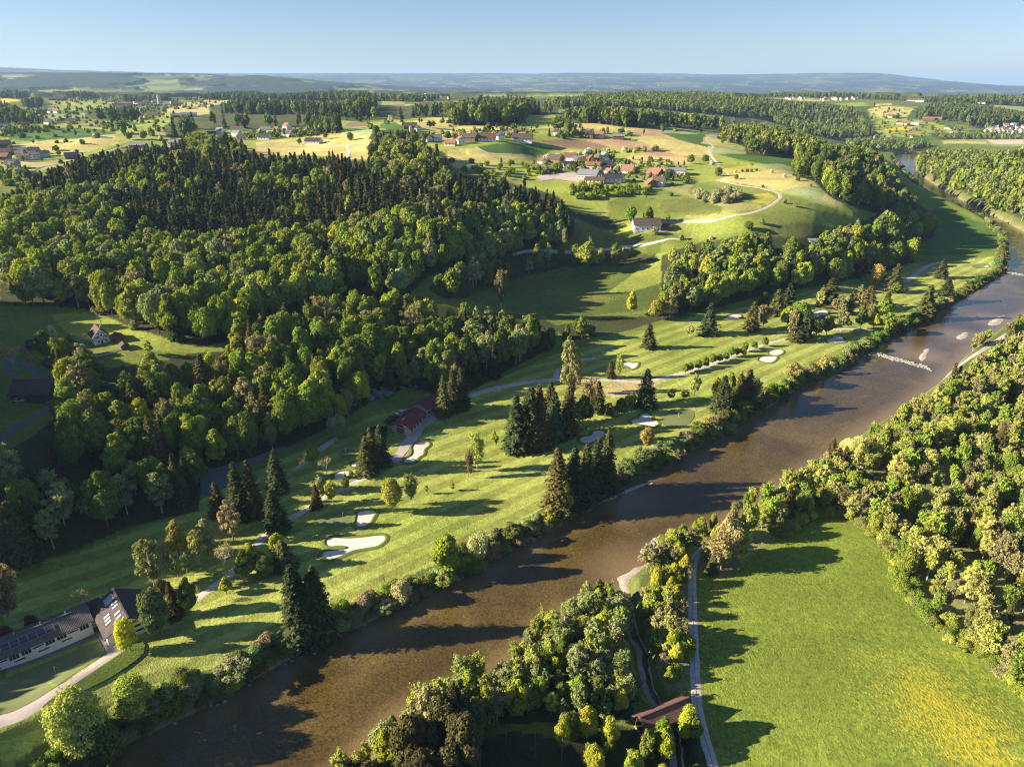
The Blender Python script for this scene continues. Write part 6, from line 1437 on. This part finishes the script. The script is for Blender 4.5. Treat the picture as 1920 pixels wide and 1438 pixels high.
for s in (-1, 1): m = MB(); V, Fc = boxv(s*(Lb/2-.8), 0, -1.2, 1.4, 4.0, 2.4); m.add(V, Fc); mbobj('abutment', m, M_WALL['greywall'], br)
# half timbered farmhouse
x, y = hit(184, 643); zt = float(H(x, y)); ht = house('farmhouse', x, y+2, zt, -48, 10.5, 8.5, 4.6, 4.6, 'brown', 'white', 'white half timbered farmhouse with brown roof in the sunlit garden', 'farmhouse')
m = MB()
for zz in (2.5, 4.6): V, Fc = boxv(5.32, 0, zz, .08, 8.4, .2); m.add(V, Fc)
for yy in (-4.1, -2.7, -.9, .9, 2.7, 4.1): V, Fc = boxv(5.31, yy, 3.55, .08, .18, 2.0); m.add(V, Fc)
for s in (-1, 1):
    m.add([(5.34, s*4.1, 4.6), (5.34, s*3.8, 4.6), (5.34, 0, 8.9), (5.34, 0, 9.2)], [(0, 1, 2, 3)])
    m.add([(5.345, s*1.9, 4.7), (5.345, s*1.65, 4.7), (5.345, s*.55, 7.2), (5.345, s*.8, 7.2)], [(0, 1, 2, 3)])
    m.add([(5.345, s*4.0, 2.6), (5.345, s*3.8, 2.6), (5.345, s*2.9, 4.5), (5.345, s*3.1, 4.5)], [(0, 1, 2, 3)])
V, Fc = boxv(5.31, 0, 6.4, .08, 4.6, .2); m.add(V, Fc); mbobj('timber_frame', m, M_TIMBER, ht)
m = MB(); V, Fc = boxv(5.33, -.3, 1.0, .1, 1.1, 2.1); m.add(V, Fc); mbobj('door', m, M_TIMBER, ht)
ht.scale = (.72, .72, .72)
def simple_house(name, px, py, L_, W_, hw, hr, an, rf_, wl_, lab, cat, wins=True):
    x, y = hit(px, py); return house(name, x, y+W_*.35, float(H(x, y))-.1, an, L_, W_, hw, hr, rf_, wl_, lab, cat, wins=wins, chimney=cat == 'chalet')
simple_house('garden_shed', 231, 655, 3.2, 2.8, 1.7, .9, -50, 'brown', 'wood', 'small garden shed with a rusty roof right of the half timbered house', 'shed', False)
simple_house('garage', 219, 640, 4.2, 3.6, 2.2, .8, -48, 'brown', 'wood', 'low wooden garage against the right side of the half timbered house', 'garage', False)
simple_house('barn', 62, 752, 13.5, 9.5, 3.4, 3.6, 2, 'brown', 'wood', 'large dark brown barn in the bend of the farm road', 'barn', False)
simple_house('chalet', 222, 768, 15, 10, 4.4, 4.0, 28, 'dark', 'wood', 'brown wooden chalet hidden among trees below the sunny garden', 'chalet')
simple_house('shed', 68, 655, 7, 5, 2.2, 1.4, 20, 'dark', 'wood', 'dark shed beside the orange brown tree', 'shed', False)
simple_house('shed', 96, 690, 5, 4, 2.0, 1.2, -20, 'dark', 'wood', 'small dark hut under the trees left of the garden', 'shed', False)
fh = simple_house('barn', 1213, 432, 19, 12, 4.4, 3.4, 0, 'brown', 'white', 'brown roofed white farm barn beside the round green tree in the valley', 'barn')
fr = [c_ for c_ in fh.children if c_.name.startswith('roof')][0]
m = MB(); V, Fc = boxv(0, 0, 0, 12, 1.3, .06); m.add(V, Fc); q_ = mbobj('solar_panel', m, M_PANEL, fr); q_.location = (0, -3.9, 4.4+3.4*(1-3.9/6)+.30); q_.rotation_euler = (math.atan2(3.4, 6), 0, 0)
m = MB(); V, Fc = boxv(0, 0, 0, 17, .8, .06); m.add(V, Fc); q_ = mbobj('solar_panel', m, M_PANEL, fr); q_.location = (0, -1.0, 4.4+3.4*(1-1.0/6)+.30); q_.rotation_euler = (math.atan2(3.4, 6), 0, 0)
simple_house('shed', 1246, 431, 11, 7, 2.6, 1.0, 0, 'dark', 'wood', 'low grey lean shed right of the brown roofed farm barn', 'shed', False)
simple_house('hut', 1525, 456, 6, 4, 2.0, .8, 0, 'grey', 'white', 'small pale hut at the wood edge below the grassy hollow', 'hut', False)
# garden beds
x, y = hit(207, 662)
gb = bpy.data.objects.new('garden_bed', None); COL.objects.link(gb); gb.location = (x, y, float(H(x, y))+.1); gb.rotation_euler = (0, 0, math.radians(42)); gb['label'] = 'raised vegetable bed with pale border below the half timbered house'; gb['category'] = 'garden bed'
m = MB(); V, Fc = boxv(0, 0, .1, 11, 2.6, .5); m.add(V, Fc); mbobj('border', m, M_WALL['cream'], gb); m = MB(); V, Fc = boxv(0, 0, .2, 10.4, 2.1, .5); m.add(V, Fc); mbobj('soil', m, simple_mat('soil', (.16,.09,.06), .9, .3, 2), gb)
print('buildings', time.time()-T0)
# ------------------------------------------------------------ rocks, weir, cars, fences and other small things
M_ROCK = simple_mat('rock', (.34, .31, .27), .9, .25, 1.2); M_CLIFF = simple_mat('pale_rock', (.15, .15, .14), .9, .4, .5)
M_FOAM, t, o = new_mat('white_water'); P = pos(t); n = noise(t, 1.3, 4, .7, mapping(t, P, (1, 1.6, 1)))
principled(t, o, ramp(t, n, [(.44, (.14, .12, .09)), (.56, (.60, .62, .62))]), .35, .5, bump(t, n, .8, .3))
rocks = []
for k in range(5):
    g = np.random.default_rng(300+k); import bmesh
    bm = bmesh.new(); bmesh.ops.create_icosphere(bm, subdivisions=2, radius=.5)
    for v in bm.verts:
        c_ = v.co; f = 1+.28*math.sin(5*c_.x+k)*math.cos(4*c_.y+2*k)+.18*g.normal(); v.co = Vector((c_.x*f*1.15, c_.y*f, c_.z*f*.75))
    me = bpy.data.meshes.new('boulder'); bm.to_mesh(me); bm.free(); me.materials.append(M_ROCK); rocks.append(me)
crocks = [r_.copy() for r_ in rocks]
for r_ in crocks: r_.materials[0] = M_CLIFF
def rock(x, y, z, s, label, group, mat=None):
    ob = bpy.data.objects.new('boulder', rnd.choice(crocks if mat else rocks)); COL.objects.link(ob); ob.location = (x, y, z); ob.scale = (s*rnd.uniform(.8, 1.3), s*rnd.uniform(.8, 1.2), s*rnd.uniform(.6, 1)); ob.rotation_euler = (rnd.uniform(-.3, .3), rnd.uniform(-.3, .3), rnd.uniform(0, 6.28))
    ob['label'] = label; ob['category'] = 'boulder'; ob['group'] = group
    return ob
for k in range(70):
    u, v = rnd.random(), rnd.random(); px = 1206+u*44; py = 1032-u*20+(v-.5)*(8+16*u)
    x, y = on_plane(px, py, RIVZ); rock(x, y, RIVZ+.05, rnd.uniform(.6, 1.5), 'pale boulder in the rock pile at the right bank above the gravel spit', 'boulders heaped at the right bank')
WEIR = [(1645,664),(1660,669),(1680,674),(1700,679),(1716,684),(1735,689),(1745,694)]
ww = [on_plane(a, b, RIVZ) for a, b in WEIR]; wl = smooth_line(ww, 4)
strip('white_water', wl.tolist(), [1.5, 3.5, 4.2, 3.6, 3, 2], M_FOAM, .12, world=True, step=1.2, zfun=lambda x, y: np.full(np.shape(x), RIVZ), jag=1.4)
for k in range(110):
    t_ = rnd.random()*(len(wl)-1.01); i = int(t_); f = t_-i; x = wl[i][0]*(1-f)+wl[i+1][0]*f; y = wl[i][1]*(1-f)+wl[i+1][1]*f
    rock(x+rnd.uniform(-.8, .8), y+rnd.choice((-2.2, 2.0))+rnd.uniform(-.8, .8), RIVZ+.1, rnd.uniform(.5, 1.2), 'wet pale boulder in the stone weir crossing the river', 'boulders of the stone weir')
WEIR2 = [(1868,506),(1885,509),(1905,514),(1930,517),(1960,519)]
w2 = smooth_line([on_plane(a, b, RIVZ) for a, b in WEIR2], 4)
strip('white_water', w2.tolist(), [3, 6, 6, 4], M_FOAM, .12, world=True, step=1.5, zfun=lambda x, y: np.full(np.shape(x), RIVZ), jag=1.6)
for k in range(40):
    i = rnd.randrange(len(w2)); rock(w2[i][0]+rnd.uniform(-2, 2), w2[i][1]+rnd.uniform(-5, 5), RIVZ+.1, rnd.uniform(.6, 1.4), 'dark wet boulder in the far rapids at the right edge', 'boulders of the far rapids')
for k in range(16):
    x, y = on_plane(1640-k*5-rnd.uniform(0, 3), 668+k*2.4-6+rnd.uniform(-2, 2), RIVZ); rock(x, y, RIVZ+.1, rnd.uniform(.7, 1.4), 'rip-rap boulder at the left bank by the weir', 'rip-rap boulders on the left bank')
for k in range(46):
    u = rnd.random(); px = 592+u*180+rnd.uniform(-8, 8); py = 772-u*44+rnd.uniform(-9, 9); x, y = hit(px, py)
    ob = rock(x, y, float(H(x, y))+1.0, rnd.uniform(1.2, 3.0), 'pale rock of the cliff at the forest foot behind the red roofs', 'rocks of the cliff at the forest foot', True)
for k in range(60):
    i = rnd.randrange(4, 26); a = LEFTW[i]; b = LEFTW[i+1]; f = rnd.random(); rock(a[0]*(1-f)+b[0]*f+rnd.uniform(-.6, .6), a[1]*(1-f)+b[1]*f+rnd.uniform(-.2, .8), RIVZ+.05, rnd.uniform(.4, 1.0), 'small stone at the waterline of the left bank', 'stones along the left waterline')
# parked cars
CARC = [('white', (.8, .8, .8)), ('dark', (.03, .03, .035)), ('red', (.35, .04, .03)), ('silver', (.5, .52, .55))]
def car_meshes(c):
    body = MB(); prof = [(-2.1,.35),(-2.15,.75),(-1.9,.95),(-1.2,1.0),(1.0,.98),(1.9,.85),(2.15,.65),(2.1,.35)]
    def extr(pr, w0, w1=None):
        n = len(pr); V = [(x_, -w0, z_) for x_, z_ in pr]+[(x_, w0, z_) for x_, z_ in pr]; Fc = [tuple(range(n)), tuple(range(2*n-1, n-1, -1))]+[(i, i+n, (i+1) % n+n, (i+1) % n) for i in range(n)]; return V, Fc
    V, Fc = extr(prof, .88); body.add(V, Fc)
    cab = MB(); V, Fc = extr([(-1.7,.97),(-1.35,1.42),(.2,1.45),(.95,.98)], .74); cab.add(V, Fc)
    tp = MB(); V, Fc = extr([(-1.36,1.40),(-1.3,1.47),(.15,1.49),(.22,1.42)], .76); tp.add(V, Fc)
    wh = MB(); V, Fc = tube([(0,-.11,0),(0,.11,0)], [.33,.33], 12); n = 12; V = list(V); Fc = list(Fc)+[tuple(range(12)), tuple(range(23, 11, -1))]; wh.add(V, Fc)
    m = simple_mat('car_paint', c, .3, .02, 1, .6); return body.mesh('body', [m]), cab.mesh('cabin_glass', [M_GLASS]), tp.mesh('roof_panel', [m]), wh.mesh('wheel', [simple_mat('tyre', (.02,.02,.02), .9)])
CM = [car_meshes(c) for _, c in CARC]
def car(px, py, k, an, lab):
    x, y = hit(px, py); r = bpy.data.objects.new('parked_car', None); COL.objects.link(r); r.location = (x, y, float(H(x, y))+.12); r.rotation_euler = (0, 0, math.radians(an)); r['label'] = lab; r['category'] = 'car'; r['group'] = 'parked cars'
    b, c_, tp, wh = CM[k]; child('body', b, r); child('cabin_glass', c_, r); child('roof_panel', tp, r)
    for a_ in (-1.3, 1.3):
        for s in (-.8, .8): q_ = child('wheel', wh, r); q_.location = (a_, s, .33)
for a in ((738,785,2,50,'dark red car parked behind the lower red roofed building'),(747,781,0,50,'white car parked behind the lower red roofed building, left of its twin'),(755,776,0,50,'white car parked behind the lower red roofed building, right of its twin'),(731,792,1,50,'black car parked at the left end behind the red roofed building'),
 (36,754,3,0,'silver car parked in front of the dark brown barn'),(1250,431,1,0,'dark car beside the lean shed of the valley farm'),(1200,436,3,0,'silver car in front of the valley farm barn'),(1060,320,0,10,'white car between houses of the nearest village')): car(*a)
for i, (px, py, k) in enumerate(((1158,262,0),(1170,262,1),(1176,263,3),(1182,263,1),(1186,264,0))): car(px, py, k, 0, ['white car at the left of the distant farm row', 'dark car second in the distant farm row', 'silver car in the middle of the distant farm row', 'dark car fourth in the distant farm row', 'white car at the right of the distant farm row'][i])
# netting fence with tall posts at the bottom edge
M_NET, t, o = new_mat('netting'); tb = N(t, 'ShaderNodeBsdfTransparent'); df_ = N(t, 'ShaderNodeBsdfDiffuse'); df_.inputs[0].default_value = (.10, .10, .05, 1); mxs = N(t, 'ShaderNodeMixShader'); mxs.inputs[0].default_value = .22
L(t, tb.outputs[0], mxs.inputs[1]); L(t, df_.outputs[0], mxs.inputs[2]); L(t, mxs.outputs[0], o.inputs['Surface'])
fe = bpy.data.objects.new('net_fence', None); COL.objects.link(fe); fp = [hit(*q) for q in ((880,1396),(950,1400),(1003,1414),(1053,1432),(1101,1446),(1130,1462))]
fe.location = (fp[2][0], fp[2][1], 0); fe['label'] = 'tall green netting fence with metal posts at the bottom edge'; fe['category'] = 'fence'
for (x, y) in fp:
    m = MB(); V, Fc = tube([(x-fp[2][0], y-fp[2][1], -.3), (x-fp[2][0], y-fp[2][1], 6.6)], [.07, .06], 8); m.add(V, Fc); mbobj('post', m, simple_mat('green_post', (.08,.16,.14), .6), fe)
for (a, b) in zip(fp[:-1], fp[1:]):
    m = MB(); o_ = fp[2]; m.add([(a[0]-o_[0], a[1]-o_[1], .1), (b[0]-o_[0], b[1]-o_[1], .1), (b[0]-o_[0], b[1]-o_[1], 6.2), (a[0]-o_[0], a[1]-o_[1], 6.2)], [(0,1,2,3)]); mbobj('net', m, M_NET, fe)
# gate at the head of the meadow path
x, y = hit(1294, 1056); gt = bpy.data.objects.new('path_barrier', None); COL.objects.link(gt); gt.location = (x, y, float(H(x, y))); gt['label'] = 'dark metal barrier rails at the top of the meadow path'; gt['category'] = 'barrier'
for dx in (-.8, .1, .9): m = MB(); V, Fc = boxv(dx, 0, .5, .12, .12, 1.2); m.add(V, Fc); mbobj('post', m, M_TIMBER, gt)
for zz in (.5, 1.0): m = MB(); V, Fc = boxv(0, -.08, zz, 2.0, .06, .12); m.add(V, Fc); mbobj('rail', m, M_TIMBER, gt)
# putting flags
for (px, py, lab) in ((643,972,'flagstick on the green above the large bunker'),(1272,783,'flagstick on the oval green near the river'),(105,1263,'flagstick on the practice green in front of the long clubhouse'),(648,850,'flagstick on the shaded green below the forest')):
    x, y = hit(px, py); fl = bpy.data.objects.new('flagstick', None); COL.objects.link(fl); fl.location = (x, y, float(H(x, y))); fl['label'] = lab; fl['category'] = 'flag'
    m = MB(); V, Fc = tube([(0,0,0),(0,0,2.2)], [.03,.025], 6); m.add(V, Fc); mbobj('pole', m, M_FRAME, fl)
    m = MB(); m.add([(0,0,2.15),(.5,.05,2.0),(.5,.05,1.85),(0,0,1.75)], [(0,1,2,3)]); mbobj('pennant', m, simple_mat('pennant', (.7,.5,.1), .7), fl)
# dark hedge block left of the red roofed buildings
hx, hy = hit(706, 822)
g = np.random.default_rng(5); n = 1500; c_ = np.column_stack([(g.random(n)-.5)*7, (g.random(n)-.5)*7, g.random(n)**.4*3.2]); m = MB(); m.quadsoup(quads(c_, unit(g.normal(size=(n, 3))), .6, g))
hd = mbobj('hedge', m, M_LEAF); hd.location = (hx, hy, float(H(hx, hy))); hd['tint'] = [.03, .035, .012]; hd['label'] = 'dark clipped hedge block beside the lower red roofed building'; hd['category'] = 'hedge'
# ------------------------------------------------------------ haze
hm, t, o = new_mat('haze_air'); pvn = N(t, 'ShaderNodeVolumePrincipled'); pvn.inputs['Color'].default_value = (.42, .66, 1.0, 1); pvn.inputs['Density'].default_value = 4.8e-5; pvn.inputs['Anisotropy'].default_value = .1
L(t, pvn.outputs[0], o.inputs['Volume'])
V, Fc = boxv(0, 17000, 250, 90000, 37000, 1100)
zlow = float(ZG.min())-1.5; V = [(a, b, (zlow if c_ < 250 else 450.0)) for a, b, c_ in V]
hz = link_mesh('haze', V, Fc, hm); hz['kind'] = 'stuff'; hz['label'] = 'thin blue summer haze over the whole valley'
print('total', time.time()-T0, 'ground z', ZG.min(), ZGR.max())
